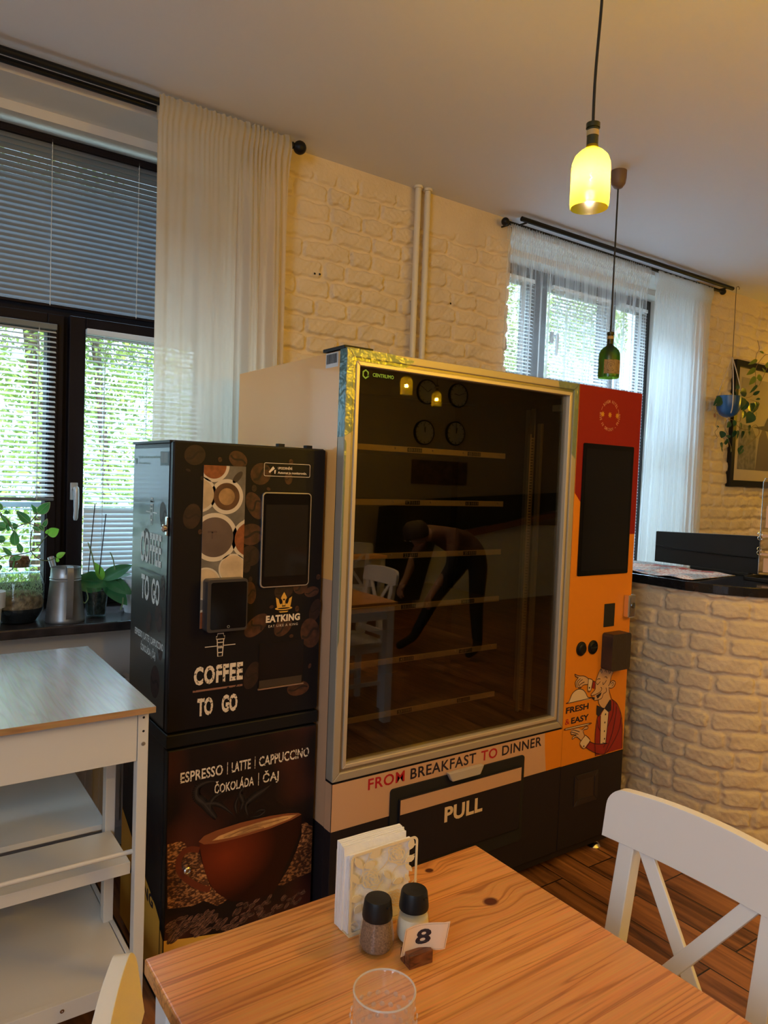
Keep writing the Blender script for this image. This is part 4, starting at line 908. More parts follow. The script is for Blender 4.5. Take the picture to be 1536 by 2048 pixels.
n3 = t.nodes.new('ShaderNodeTexNoise'); n3.inputs['Scale'].default_value = 6; t.links.new(tc.outputs['Object'], n3.inputs['Vector']); mm = t.nodes.new('ShaderNodeMix'); mm.data_type = 'RGBA'; mm.blend_type = 'MULTIPLY'; mm.inputs[0].default_value = .8
r3 = t.nodes.new('ShaderNodeValToRGB'); r3.color_ramp.elements[0].position = .4; r3.color_ramp.elements[0].color = (.25, .2, .2, 1); r3.color_ramp.elements[1].position = .6; t.links.new(n3.outputs[0], r3.inputs[0])
t.links.new(r.outputs[0], mm.inputs[6]); t.links.new(r3.outputs[0], mm.inputs[7]); t.links.new(mm.outputs[2], b.inputs['Base Color'])
def pc(name, pts, m, d):
    a = MB(); a.flat([(v.x, v.y) for v in [Vector((*C5(*p), 0)) for p in pts]], fc, d); o_ = a.build(name, m, fix=False); P.append(o_); return o_
pc('printed_burlap', [(316, 965), (400, 942), (432, 955), (445, 985), (520, 1000), (600, 1240), (680, 1300), (720, 1330), (700, 1345), (650, 1375), (560, 1340), (480, 1375), (316, 1395)], BUR, .0009)
pc('printed_burlap', [(1212, 830), (1235, 812), (1292, 842), (1288, 1140), (1240, 1165), (1160, 1195), (1085, 1240), (1055, 1235), (1120, 1130), (1180, 1000), (1212, 900)], BUR, .0009)
a, c_ = MB(), MB(); rb = random.Random(11)
for k in range(150):
    uu = rb.random(); vv = rb.random(); px = 330+uu*960; lo_, hi_ = 1600-.13*(px-330)*1.0, 1470-.24*(px-330); py = hi_+(lo_-hi_)*vv
    x, z = C5(px, py)
    if x > CX1-.02 or x < CX0+.02 or z < .17-(x-CX0)*.11+.01: continue
    s_ = .006+.008*(1-uu)*vv+.003*rb.random(); bean(a, c_, x, z, s_*1.35, s_*.62, .35+rb.uniform(-.4, .5), fc, .0011+k*.000004)
P += [a.build('bean_heap_pattern', mat('heap_bean_print', (.13, .060, .035), .5, var=.8, vscale=70), fix=False), c_.build('heap_crease_pattern', CREASE, fix=False)]
CUPM = bpy.data.materials.new('printed_cup_glaze'); CUPM.use_nodes = True
t = nt(CUPM); b = t.nodes['Principled BSDF']; b.inputs['Roughness'].default_value = .3
tc = t.nodes.new('ShaderNodeTexCoord'); mp = t.nodes.new('ShaderNodeMapping'); mp.inputs['Location'].default_value = (.045, 0, -.42+.0); mp.inputs['Scale'].default_value = (6.5, 0, 8)
mp.vector_type = 'POINT'; gr = t.nodes.new('ShaderNodeTexGradient'); gr.gradient_type = 'SPHERICAL'
sb_ = t.nodes.new('ShaderNodeVectorMath'); sb_.operation = 'SUBTRACT'; sb_.inputs[1].default_value = (-.055, 0, .375)
ml_ = t.nodes.new('ShaderNodeVectorMath'); ml_.operation = 'MULTIPLY'; ml_.inputs[1].default_value = (6.0, 0, 7.5)
r = t.nodes.new('ShaderNodeValToRGB'); r.color_ramp.elements[0].position = 0; r.color_ramp.elements[0].color = (.022, .004, .003, 1); r.color_ramp.elements[1].position = 1; r.color_ramp.elements[1].color = (.22, .030, .008, 1)
t.links.new(tc.outputs['Object'], sb_.inputs[0]); t.links.new(sb_.outputs[0], ml_.inputs[0]); t.links.new(ml_.outputs[0], gr.inputs[0]); t.links.new(gr.outputs['Fac'], r.inputs[0]); t.links.new(r.outputs[0], b.inputs['Base Color'])
RIMP = mat('cup_rim_brown_print', (.26, .075, .025), .35); COFP = mat('coffee_surface_print', (.56, .29, .10), .4, var=.35, vscale=26)
pc('printed_cup_body', [(525, 945), (560, 958), (640, 950), (800, 912), (1000, 852), (1150, 792), (1208, 760), (1208, 820), (1195, 900), (1150, 1010), (1090, 1140), (1055, 1235), (1020, 1290), (900, 1330), (740, 1345), (650, 1290), (600, 1230), (568, 1150), (545, 1060)], CUPM, .0018)
hp = [Vector((*C5(*p), 0)) for p in [(528, 1000), (470, 995), (420, 1020), (392, 1070), (392, 1130), (425, 1180), (480, 1220), (550, 1255), (600, 1262)]]
a = MB(); a.stroke([(v.x, v.y) for v in smoothpts(hp, 5)], .017, fc, .0016); P.append(a.build('printed_cup_handle', mat('handle_glaze_print', (.15, .030, .012), .3), fix=False))
pc('printed_cup_rim', [(523, 945), (560, 905), (640, 870), (800, 818), (1000, 772), (1120, 754), (1190, 752), (1210, 762), (1150, 796), (1000, 857), (800, 917), (640, 955), (560, 962)], RIMP, .0022)
pc('printed_coffee_surface', [(612, 938), (660, 905), (800, 852), (950, 806), (1080, 775), (1180, 762), (1130, 792), (1000, 842), (850, 885), (720, 920)], COFP, .0026)
a = MB()
for pts in ([(720, 912), (800, 872), (930, 838), (1060, 800)], [(690, 915), (850, 850), (1000, 812), (1120, 782)], [(780, 897), (880, 872), (960, 850), (900, 850), (820, 878)]):
    a.stroke([(v.x, v.y) for v in smoothpts([Vector((*C5(*p), 0)) for p in pts], 4)], .0016, fc, .003)
P.append(a.build('printed_crema_line', mat('crema_line_print', (.30, .12, .04), .5), fix=False))
stm = (mat('steam_print_faint', (.013, .009, .008), .6, spec=.2), mat('steam_print_mid', (.024, .017, .014), .6, spec=.2), mat('steam_print_bright', (.045, .033, .027), .6, spec=.2))
sl_ = [MB(), MB(), MB()]
for n_, (pts, w_) in enumerate((([(620, 780), (640, 790), (600, 740), (560, 690), (510, 640), (520, 580), (590, 545), (680, 548)], .018), ([(760, 770), (700, 720), (640, 690), (560, 690), (505, 650), (515, 600)], .012), ([(855, 775), (840, 700), (900, 640), (960, 600), (1010, 560)], .016), ([(800, 740), (820, 680), (800, 620), (840, 570)], .012), ([(870, 780), (930, 772), (965, 738), (930, 735), (900, 760)], .008), ([(610, 780), (600, 700), (640, 640), (720, 600)], .012), ([(780, 760), (770, 700), (790, 640)], .008))):
    pts = smoothpts([Vector((*C5(*p), 0)) for p in pts], 6)
    for k, (mb_, ww) in enumerate(zip(sl_, (1.5, .8, .25))):
        N_ = len(pts)
        for a0 in range(N_-1):
            t0, t1 = math.sin(PI*(a0+.05)/(N_-1)), math.sin(PI*(a0+1)/(N_-1))
            p, q_ = pts[a0], pts[a0+1]; nn = Vector((-(q_-p).y, (q_-p).x)).normalized()*w_*ww/2; d_ = .0010+.00025*k+.00002*n_
            mb_.add([fc(p.x+nn.x*t0, p.y+nn.y*t0, d_), fc(q_.x+nn.x*t1, q_.y+nn.y*t1, d_), fc(q_.x-nn.x*t1, q_.y-nn.y*t1, d_), fc(p.x-nn.x*t0, p.y-nn.y*t0, d_)], [(0, 1, 2, 3)])
for mb_, m_ in zip(sl_, stm): P.append(mb_.build('printed_steam', m_, fix=False))
words = [('ESPRESSO', .701, .827), ('LATTE', .854, .914), ('CAPPUCCINO', .941, 1.111)]
q = MB()
for w_, a_, b_ in words: text_on(q, w_, (a_, b_, .6245, .6545), fc, .0034, .02, 1.03)
for u in (.840, .927): q.flat([(u, .622), (u+.002, .622), (u+.002, .658), (u, .658)], fc, .0034)
text_on(q, 'ČOKOLÁDA', (.803, .926, .572, .5985), fc, .0034, .02, 1.03); text_on(q, 'ČAJ', (.955, 1.008, .572, .5985), fc, .0034, .02, 1.03); q.flat([(.940, .568), (.942, .568), (.942, .606), (.940, .606)], fc, .0034)
P.append(q.build('menu_lettering', LET, fix=False))
YEL = mat('yellow_print', (.70, .37, .05), .45)
P.append(sheet('yellow_front_print', [[(CX0+.006, .032), (CX1-.001, .032), (CX1-.001, .118), (1.0, .124), (.90, .136), (.821, .150), (.735, .166), (CX0+.006, .181)]], fc, .001, YEL))
q = MB(); fy2 = lambda u, v, d: Vector((CX0+.004-d, u, v))
q.flat([(CY+.031, .032), (2.379, .032), (2.379, .395), (2.25, .338), (2.105, .277), (2.02, .245), (CY+.031, .222)], fy2, .0008); P.append(q.build('yellow_side_print', YEL, fix=False))
q = MB(); q.flat([(CY+.001, .032), (CY+.025, .032), (CY+.025, .20), (CY+.001, .182)], fy2, .0008); P.append(q.build('yellow_edge_print', YEL, fix=False))
q = MB(); f3 = lambda u, v, d: Vector((CX0+.004-d, -u, v)); text_on(q, 'EATKING', (-2.30, -2.04, .225, .262), f3, .0014, .04, 1.1)
P.append(q.build('side_brand_lettering', INK, fix=False))
sb, sc_ = MB(), MB(); rb = random.Random(4)
for k in range(26):
    bean(sb, sc_, -rb.uniform(1.99, 2.36), rb.uniform(.36, .56), .004+.006*rb.random(), .008+.01*rb.random(), rb.uniform(-.6, .6), f3, .001+k*.00001)
P += [sb.build('side_bean_pattern', BEAN2, fix=False), sc_.build('side_crease_pattern', CREASE, fix=False)]
q = MB(); q.lathe([(.0105, 0), (.0105, .010), (.007, .0125), (.006, .009)], (.726, CY-.001, .370), 20, (0, -1, 0)); P.append(q.build('door_lock', CHROME, smooth=True))
for x in (CX0+.05, CX1-.05):
    for y in (CY+.06, 2.33):
        q = MB(); q.lathe([(.02, 0), (.02, .012), (.008, .014), (.008, .032)], (x, y, 0), 14); P.append(q.build('foot', BLACK, smooth=True))
adopt(cc, P)

# ------------------------------------------------------------------ white kitchen cart on the left
ct = wroot('kitchen_cart', (.05, 2.15, 0), label='white kitchen cart with pale wood top and open shelves beside the coffee machine', category='cart')
P = []
CTX0, CTX1 = -.55, .576
TOPW = wood('cart_top_oak', (.50, .46, .42), (.56, .52, .48), (.60, .56, .52), grain=(30, 2.2, 30), rough=.24, coat=.8)
EDG = wood('cart_edge_oak', (.36, .17, .06), (.50, .27, .11), (.56, .32, .14), grain=(3, 40, 40), rough=.4)
WL = mat('white_laminate', (.72, .68, .61), .3)
P.append(MB().box(CTX0, CTX1, 1.788, 2.505, .8925, .908).build('worktop', TOPW))
q = MB(); q.box(CTX0, CTX1+.0006, 1.7872, 1.788, .8925, .9075); q.box(CTX1, CTX1+.0006, 1.788, 2.505, .8925, .9075); P.append(q.build('worktop_edge', EDG))
q = MB(); q.box(CTX0+.03, .541, 1.818, 1.834, .765, .892); P.append(q.build('front_apron', WL, bevel=.001))
q = MB(); q.box(.541, .545, 1.816, 1.834, .765, .892); P.append(q.build('apron_edge', mat('apron_gap', (.25, .22, .18), .6)))
q = MB(); q.box(.548, .566, 1.86, 2.40, .80, .892); P.append(q.build('side_apron', WL, bevel=.001))
for (x0, x1) in ((.541, .568), (CTX0+.01, CTX0+.037)):
    q = MB(); q.box(x0, x1, 1.815, 1.845, .0, .892); P.append(q.build('leg', WL, bevel=.0015))
    q = MB(); q.box(x0, x1, 2.105, 2.140, .0, .80); P.append(q.build('leg', WL, bevel=.0015))
P.append(MB().box(CTX0+.03, .556, 2.145, 2.576, .448, .464).build('rear_shelf', WL, bevel=.001))
P.append(MB().box(CTX0+.03, .556, 1.905, 2.103, .428, .460).build('front_shelf', WL, bevel=.001))
P.append(MB().box(CTX0+.03, .556, 1.84, 2.39, .172, .190).build('bottom_shelf', WL, bevel=.001))
q = MB(); q.box(CTX0+.03, .556, 1.82, 1.838, .150, .196); P.append(q.build('bottom_apron', WL, bevel=.001))
q = MB(); q.box(.558, .570, 1.85, 2.40, .150, .192); P.append(q.build('side_rail', WL, bevel=.001))
P.append(MB().tube([(CTX0+.03, 1.84, .522), (.545, 1.84, .522)], .006, 12).build('towel_rail', WL, smooth=True))
q = MB()
for z in (.875, .840): q.lathe([(.0001, 0), (.0032, 0)], (.555, 1.8147, z), 10, (0, -1, 0), cap=False)
P.append(q.build('screw_hole', BLACKM))
q = MB()
for x, y, z in ((.555, 1.8148, .808), (.375, 1.8196, .178)):
    q = MB(); q.lathe([(.0055, 0), (.005, .0015), (.002, .0015), (.002, .0005)], (x, y, z), 14, (0, -1, 0)); P.append(q.build('screw', CHROME, smooth=True))
q = MB()
for x in (.27, .455): q.box(x, x+.028, 1.8165, 1.8178, .886, .888)
P.append(q.build('joint_gap', BLACKM))
adopt(ct, P)

# ------------------------------------------------------------------ dining table
TX0, TX1, TY0, TY1 = .340, 1.021, .385, 1.083
PINE = wood('pine_top', (.52, .185, .040), (.80, .33, .085), (.86, .38, .11), grain=(1.2, 46, 46), rough=.33, boards=.115,
            knots=((onz(858.5, 1741, .75).x-(TX0+TX1)/2, onz(858.5, 1741, .75).y-(TY0+TY1)/2, .0075), (onz(981, 1803, .75).x-(TX0+TX1)/2, onz(981, 1803, .75).y-(TY0+TY1)/2, .0125), (onz(1125, 1955, .75).x-(TX0+TX1)/2, onz(1125, 1955, .75).y-(TY0+TY1)/2-.15, .006)), coat=.15)
def table(cx_, cy_, label, first=True):
    root = empty('dining_table', (cx_, cy_, 0), label=label, category='table', group='pine tables with white legs')
    hx, hy = (TX1-TX0)/2, (TY1-TY0)/2
    MB().box(-hx, hx, -hy, hy, .724, .75).build('tabletop', PINE, root, bevel=.004, seg=3)
    q = MB(); q.box(-hx+.05, hx-.05, -hy+.02, -hy+.038, .64, .724); q.box(-hx+.05, hx-.05, hy-.038, hy-.02, .64, .724); q.box(-hx+.02, -hx+.038, -hy+.05, hy-.05, .64, .724); q.box(hx-.038, hx-.02, -hy+.05, hy-.05, .64, .724)
    q.build('apron', WHITE, root, bevel=.002)
    for sx in (-1, 1):
        for sy in (-1, 1):
            q = MB(); x, y = sx*(hx-.04), sy*(hy-.04); q.box(x-.026, x+.026, y-.026, y+.026, 0, .724); q.build('leg', WHITE, root, bevel=.003)
    return root
table((TX0+TX1)/2, (TY0+TY1)/2, 'pine topped dining table with white legs carrying napkins, shakers and a glass')

# chairs -------------------------------------------------------------------
def chair(name, loc, rotz, label, W=.385, lean=.15):
    root = empty(name, (*loc, 0), rotz, label=label, category='chair', group='white cross back chairs')
    yb = lambda z: -lean*max(0, z-.42)
    h = W/2
    # top rail, slightly curved in plan
    n = 22; mb = MB()
    top = []
    us_ = [-h+.034*(1-math.cos(PI/2*k/8)) for k in range(9)]; us_ += [-h+.034+(W-.068)*k/14 for k in range(1, 14)]+[-x_ for x_ in reversed(us_)]; n = len(us_)-1
    for i in range(n+1):
        u = us_[i]; e = (abs(u)-(h-.034))/.034
        cz = .0 if e <= 0 else .034*(1-math.sqrt(max(0, 1-min(1, e)**2)))
        zt = .910-.012*(u/h)**2-cz; zb = .803; cur = .012*(1-(u/h)**2)
        top.append((u, zt, zb, cur))
    for dy in (0, .020):
        for (u, zt, zb, cur) in top:
            for z in (zb, zb+(zt-zb)*.5, zt): mb.v.append((u, yb(z)-cur-dy, z))
    m_ = n+1
    idx = lambda s_, i, j: s_*m_*3+i*3+j
    for i in range(n):
        for j in range(2):
            mb.f.append((idx(0, i, j), idx(0, i+1, j), idx(0, i+1, j+1), idx(0, i, j+1))); mb.f.append((idx(1, i, j), idx(1, i, j+1), idx(1, i+1, j+1), idx(1, i+1, j)))
        mb.f.append((idx(0, i, 2), idx(0, i+1, 2), idx(1, i+1, 2), idx(1, i, 2))); mb.f.append((idx(0, i, 0), idx(1, i, 0), idx(1, i+1, 0), idx(0, i+1, 0)))
    for i in (0, n):
        for j in range(2): mb.f.append((idx(0, i, j), idx(0, i, j+1), idx(1, i, j+1), idx(1, i, j)))
    mb.build('top_rail', WHITE, root, smooth=True, bevel=.003)
    for sx in (-1, 1):
        q = MB(); x = sx*(h-.052)
        q.beam((x, -.010+yb(.42), .0), (x, yb(.42)-.010, .43), .034, .034, (0, 1, 0)); q.beam((x, yb(.42)-.010, .42), (x, yb(.812)-.0235, .812), .034, .030, (0, 1, 0)); q.build('rear_leg', WHITE, root, bevel=.002)
        q = MB(); q.beam((sx*(h-.02), .36, 0), (sx*(h-.02), .36, .43), .036, .036, (0, 1, 0)); q.build('front_leg', WHITE, root, bevel=.002)
        q = MB(); q.box(sx*(h-.035)-.009, sx*(h-.035)+.009, .0, .35, .375, .43); q.box(sx*(h-.035)-.009, sx*(h-.035)+.009, .0, .35, .16, .185); q.build('side_stretcher', WHITE, root, bevel=.002)
    xi = h-.085
    for k, sx in enumerate((-1, 1)):
        q = MB(); q.beam((sx*xi, yb(.808)-.0185-.003*k, .808), (-sx*xi, yb(.50)-.012-.003*k, .505), .027, .010, (0, 1, .3)); q.build('cross_slat', WHITE, root, bevel=.0015)
    q = MB(); q.beam((-h+.07, yb(.49)-.010, .49), (h-.07, yb(.49)-.010, .49), .04, .018, (0, 1, 0)); q.build('lower_rail', WHITE, root, bevel=.002)
    q = MB(); q.prism(rrect(-h, h, -.01, .39, .03), lambda u, v, d: Vector((u, v, d)), .43, .448); q.build('seat', WHITE, root, bevel=.004)
    q = MB(); q.box(-h+.03, h-.03, .35, .366, .375, .43); q.box(-h+.06, h-.06, -.014, .0, .375, .43); q.build('seat_apron', WHITE, root, bevel=.002)
    return root
chair('dining_chair', (1.137, .712), PI/2, 'white wooden cross back chair at the right side of the pine table, full back shown')
chair('dining_chair', (.274, .702), math.radians(-110), 'white chair at the lower left corner, only the tip of its back shown')

# ------------------------------------------------------------------ things on the table
TZ = .7501
# napkin holder
nh = wroot('napkin_holder', (.70, .982, TZ), label='cream metal napkin holder with cut out roses on the pine table', category='napkin holder')
HM = mat('cream_enamel', (.80, .66, .42), .4)
P = []
fh = FY(.962)
q = MB(); out = rrect(.633, .770, TZ+.001, .887, .010, 5); inn = rrect(.637, .766, TZ+.006, .883, .007, 5)
def holed(mb, out, inn, y0, y1):
    n = len(out); o = len(mb.v)
    for y in (y0, y1):
        for p in out: mb.v.append((p[0], y, p[1]))
        for p in inn: mb.v.append((p[0], y, p[1]))
    for i in range(n):
        j = (i+1) % n
        mb.f += [(o+i, o+j, o+n+j, o+n+i), (o+2*n+i, o+3*n+i, o+3*n+j, o+2*n+j), (o+i, o+2*n+i, o+2*n+j, o+j), (o+n+i, o+n+j, o+3*n+j, o+3*n+i)]
holed(q, out, inn, .960, .9615); P.append(q.build('front_frame', HM))
q = MB(); holed(q, [(x, z) for x, z in out], [(x, z) for x, z in inn], 1.0035, 1.005); P.append(q.build('rear_frame', HM))
P.append(MB().box(.634, .769, .960, 1.005, TZ, TZ+.0015).build('base_plate', HM))
def NZ(a, b_): p = ony(660+a/5.908, 1640+b_/5.908, .9605); return (p.x, p.z)
leafs = [((300, 450), (385, 585)), ((600, 345), (470, 455)), ((545, 495), (400, 570)), ((250, 640), (345, 760)), ((640, 600), (715, 700)), ((855, 690), (745, 755)), ((885, 640), (940, 720)), ((890, 520), (970, 605)), ((1000, 420), (890, 495)), ((945, 350), (980, 215)), ((380, 910), (240, 965)), ((370, 1000), (290, 1110)), ((300, 1290), (245, 1250))]
def leafpoly(a, b_, w=.38):
    a, b_ = Vector(a), Vector(b_); d = b_-a; n_ = Vector((-d.y, d.x))*w
    n_ = n_*.72; return [tuple(a), tuple(a+d*.25+n_*.8), tuple(a+d*.55+n_), tuple(a+d*.85+n_*.5), tuple(b_), tuple(a+d*.85-n_*.5), tuple(a+d*.55-n_), tuple(a+d*.25-n_*.8)]
q = MB(); fhp = lambda u, v, d: Vector((u, .9615-d, v))
for a, b_ in leafs:
    q = MB(); q.prism([NZ(*p) for p in leafpoly(a, b_)], fhp, 0, .0014); P.append(q.build('cut_out_leaf', HM))
q = MB()
for (cx_, cy_, R) in ((790, 410, 105), (500, 700, 115), (770, 920, 90)):
    for k in range(5):
        r_ = R*(1-.19*k); pts = [NZ(cx_+r_*(1+.12*math.cos(5*a+k))*math.cos(a+k), cy_+r_*(1+.12*math.cos(5*a+k))*math.sin(a+k)*1.02) for a in [i*5.2/18 for i in range(19)]]
        q.stroke(pts, .0021, fhp, .0014+.0002*k)
    P.append(q.build('cut_out_rose', HM, fix=False)); q = MB()
q = MB()
for pts in ([(232, 830), (300, 790), (380, 640), (400, 540), (450, 460), (480, 350)], [(560, 620), (640, 540), (690, 470)], [(800, 260), (800, 310)], [(730, 760), (735, 640), (790, 550), (880, 510), (930, 440), (1000, 400)], [(880, 470), (930, 360), (1040, 260)], [(940, 760), (990, 710), (1030, 700)], [(345, 760), (400, 740)], [(700, 820), (730, 740)], [(240, 1230), (300, 1200), (330, 1260)]):
    q.stroke([(v.x, v.y) for v in smoothpts([Vector((*NZ(*p), 0)) for p in pts], 4)], .0017, fhp, .0012)
P.append(q.build('cut_out_stem', HM, fix=False)); adopt(nh, P)
NM = mat('napkin_paper', (.86, .83, .80), .8, bump=.15, bscale=90)
rb = random.Random(2)
for k in range(11):
    y = .9665+k*.0033; tall = .884-.002*k if k < 4 else .890+.0006*k
    q = MB(); nx, nz_ = 12, 8; o = 0
    x0 = .6315 if k > 3 else .6345; x1 = .762-.0012*rb.random()*4
    for s_ in (0, 1):
        for j in range(nz_+1):
            for i in range(nx+1):
                u = i/nx; v = j/nz_
                q.v.append((x0+(x1-x0)*u+.0006*math.sin(v*6+k), y+s_*(.0026)+.0007*math.sin(u*7+k*2+v*3)*v, TZ+.003+(tall-TZ-.003-.003*u*(k > 3))*v))
    W_ = nx+1; S_ = W_*(nz_+1)
    for j in range(nz_):
        for i in range(nx): a_ = j*W_+i; q.f += [(a_, a_+1, a_+W_+1, a_+W_), (S_+a_, S_+a_+W_, S_+a_+W_+1, S_+a_+1)]
    for i in range(nx): q.f += [(i, S_+i, S_+i+1, i+1), (nz_*W_+i, nz_*W_+i+1, S_+nz_*W_+i+1, S_+nz_*W_+i)]
    for j in range(nz_): q.f += [(j*W_, (j+1)*W_, S_+(j+1)*W_, S_+j*W_), (j*W_+nx, S_+j*W_+nx, S_+(j+1)*W_+nx, (j+1)*W_+nx)]
    ob = q.build('napkin', NM, smooth=True)
    tag(ob, 'folded white paper napkin standing in the cream rose holder', 'napkin', 'napkins in the rose holder')

# shakers
GL = glassy('clear_glass', (.93, .95, .94), 1.0)
def shaker(name, x, y, fillm, fillz, label, hgt=.094, low=False):
    root = wroot(name, (x, y, TZ), label=label, category='shaker', group='salt and pepper shakers'); P = []
    prof = [(.0265, 0), (.0290, .004), (.0288, .012), (.0268, .034), (.0238, .054), (.0225, .060)]
    P.append(MB().lathe(prof, (x, y, TZ), 36, cap=True).build('glass_body', GL, smooth=True))
    fp = [(.0235, .005)]+[(r-.0022, z) for r, z in prof[2:] if z < fillz]; rl = np.interp(fillz, [p[1] for p in prof], [p[0] for p in prof])-.0022
    fp.append((rl, fillz)); P.append(MB().lathe(fp, (x, y, TZ), 36).build('filling', fillm, smooth=True))
    lp = [(.0238, .0535), (.0244, .056), (.0240, .062), (.0216, .0805), (.0200, .0835), (.0001, .0845)]
    P.append(MB().lathe(lp, (x, y, TZ), 36).build('lid', BLACK, smooth=True))
    q = MB(); a = math.radians(-75); q.box(-.004, .004, -.002, .0008, .0, .002); rz = Matrix.Rotation(a+PI/2, 4, 'Z'); q.v = [tuple(Matrix.Translation((x+.0222*math.cos(a), y+.0222*math.sin(a), TZ+.076)) @ rz @ Vector(v)) for v in q.v]
    P.append(q.build('lid_lip', BLACK)); adopt(root, P)
shaker('pepper_shaker', .657, .915, mat('ground_pepper', (.24, .145, .095), .95, var=.45, vscale=420), .054, 'glass shaker full of brown ground pepper with black lid')
shaker('salt_shaker', .7215, .904, mat('fine_salt', (.80, .68, .50), .9), .042, 'glass shaker of white salt behind the number card')

# number card in a wooden block
ns = wroot('table_number_stand', (.693, .862, TZ), label='small walnut block holding the table number card', category='card holder')
BW = wood('walnut_block', (.07, .02, .01), (.16, .05, .022), (.24, .085, .035), grain=(10, 60, 60), rough=.35)
rot = math.radians(-6); q = MB()
for (y0, y1, z1) in ((-.017, -.0016, .021), (.0002, .012, .020)): q.box(-.021, .021, y0, y1, 0, z1)
q.box(-.021, .021, -.0016, .0002, 0, .008)
ob = q.build('block', BW, bevel=.0015); ob.data.transform(Matrix.Translation((.694, .860, TZ)) @ Matrix.Rotation(rot, 4, 'Z')); adopt(ns, [ob])
nc = wroot('number_card', (.712, .866, TZ+.009), label='curved cream card printed with the black number 8', category='card')
def cardpt(u, v, d):     # u 0..1 across, v 0..1 up, gently curled
    return Vector((.666+.067*u+.007*v, .862-.026*u+.007*math.sin(PI*min(1, u*1.15))-.002*v-d, TZ+.013+.005*u+.043*v))
q = MB(); n = 16
for d in (0, -.0006):
    for j in range(5):
        for i in range(n+1): q.v.append(tuple(cardpt(i/n, j/4, d)))
S_ = (n+1)*5
for s_ in (0, 1):
    for j in range(4):
        for i in range(n): a_ = s_*S_+j*(n+1)+i; q.f.append((a_, a_+1, a_+n+2, a_+n+1))
cb_ = q.build('card_sheet', mat('card_cream', (.82, .62, .44), .6), smooth='all')
q = MB(); text_on(q, '8', (.33, .66, .26, .80), cardpt, .0005, .03); nb_ = q.build('number', INK, fix=False)
q = MB(); q.stroke([(.03, .04)]+[(.03, .95)]+[(.03+.94*i/12, .95) for i in range(1, 13)]+[(.97, .04)]+[(.97-.94*i/12, .04) for i in range(1, 13)], .008, cardpt, .0004)
bd_ = q.build('card_border', mat('card_border_brown', (.25, .12, .06), .6), fix=False); adopt(nc, [cb_, nb_, bd_])
nc['kind'] = 'thing'

# drinking glass
gx, gy = .527, .712
dg = wroot('drinking_glass', (gx, gy, TZ), label='ribbed clear drinking glass at the bottom edge of the table', category='glass')
def frosted(name, tint, milk, **k):
    m = glassy(name, tint, 1.0, **k); t = nt(m); out = t.nodes['Material Output']; src = out.inputs[0].links[0].from_socket
    d = t.nodes.new('ShaderNodeBsdfTranslucent'); d.inputs[0].default_value = (.95, .93, .93, 1); d2 = t.nodes.new('ShaderNodeBsdfDiffuse'); d2.inputs[0].default_value = (.95, .93, .93, 1)
    a = t.nodes.new('ShaderNodeMixShader'); t.links.new(d.outputs[0], a.inputs[1]); t.links.new(d2.outputs[0], a.inputs[2])
    x = t.nodes.new('ShaderNodeMixShader'); x.inputs[0].default_value = milk; t.links.new(src, x.inputs[1]); t.links.new(a.outputs[0], x.inputs[2]); t.links.new(x.outputs[0], out.inputs[0]); return m
n = 64; prof = [(.030, 0), (.0335, .004), (.036, .05), (.0385, .085), (.0397, .106), (.0390, .108), (.0375, .105), (.0360, .085), (.0335, .05), (.0305, .014), (.0001, .012)]
q = MB()
for i, (r_, z) in enumerate(prof):
    for k in range(n):
        a = 2*PI*k/n; amp = .0011 if (i in (2, 3) or i == 7) else 0
        rr = r_+amp*math.sin(16*a+z*180); q.v.append((gx+rr*math.cos(a), gy+rr*math.sin(a), TZ+z))
for i in range(len(prof)-1):
    for k in range(n): q.f.append((i*n+k, i*n+(k+1) % n, (i+1)*n+(k+1) % n, (i+1)*n+k))
q.f.append(tuple(reversed(range(n))))
gb = q.build('tumbler', frosted('pressed_glass', (.97, .97, .98), .07, rough=.03, ior=1.7, bump=.35, bscale=60), smooth='all')
q = MB(); rg = random.Random(3)
for ring_ in range(5):
    for k in range(22):
        a = 2*PI*(k+.5*(ring_ % 2))/22; z = TZ+.018+ring_*.014; rr = .0345+.0022*ring_*.9-.0002
        q.lathe([(.0036, -.0008), (.0028, .0008), (.0001, .0016)], (gx+rr*math.cos(a), gy+rr*math.sin(a), z), 8, (math.cos(a), math.sin(a), 0))
gp = q.build('raised_dots', frosted('dot_glass', (.97, .97, .98), .22, rough=.03, ior=1.8), smooth='all'); gp['kind'] = 'stuff'
q = MB(); q.tube([(gx+.0388*math.cos(a), gy+.0388*math.sin(a), TZ+.1075) for a in [i*2*PI/64 for i in range(64)]], .0013, 8, closed=True)
gr_ = q.build('glass_rim', frosted('rim_glass', (.92, .95, .96), .45, rough=.05, ior=1.9), smooth='all'); adopt(dg, [gb, gp, gr_])

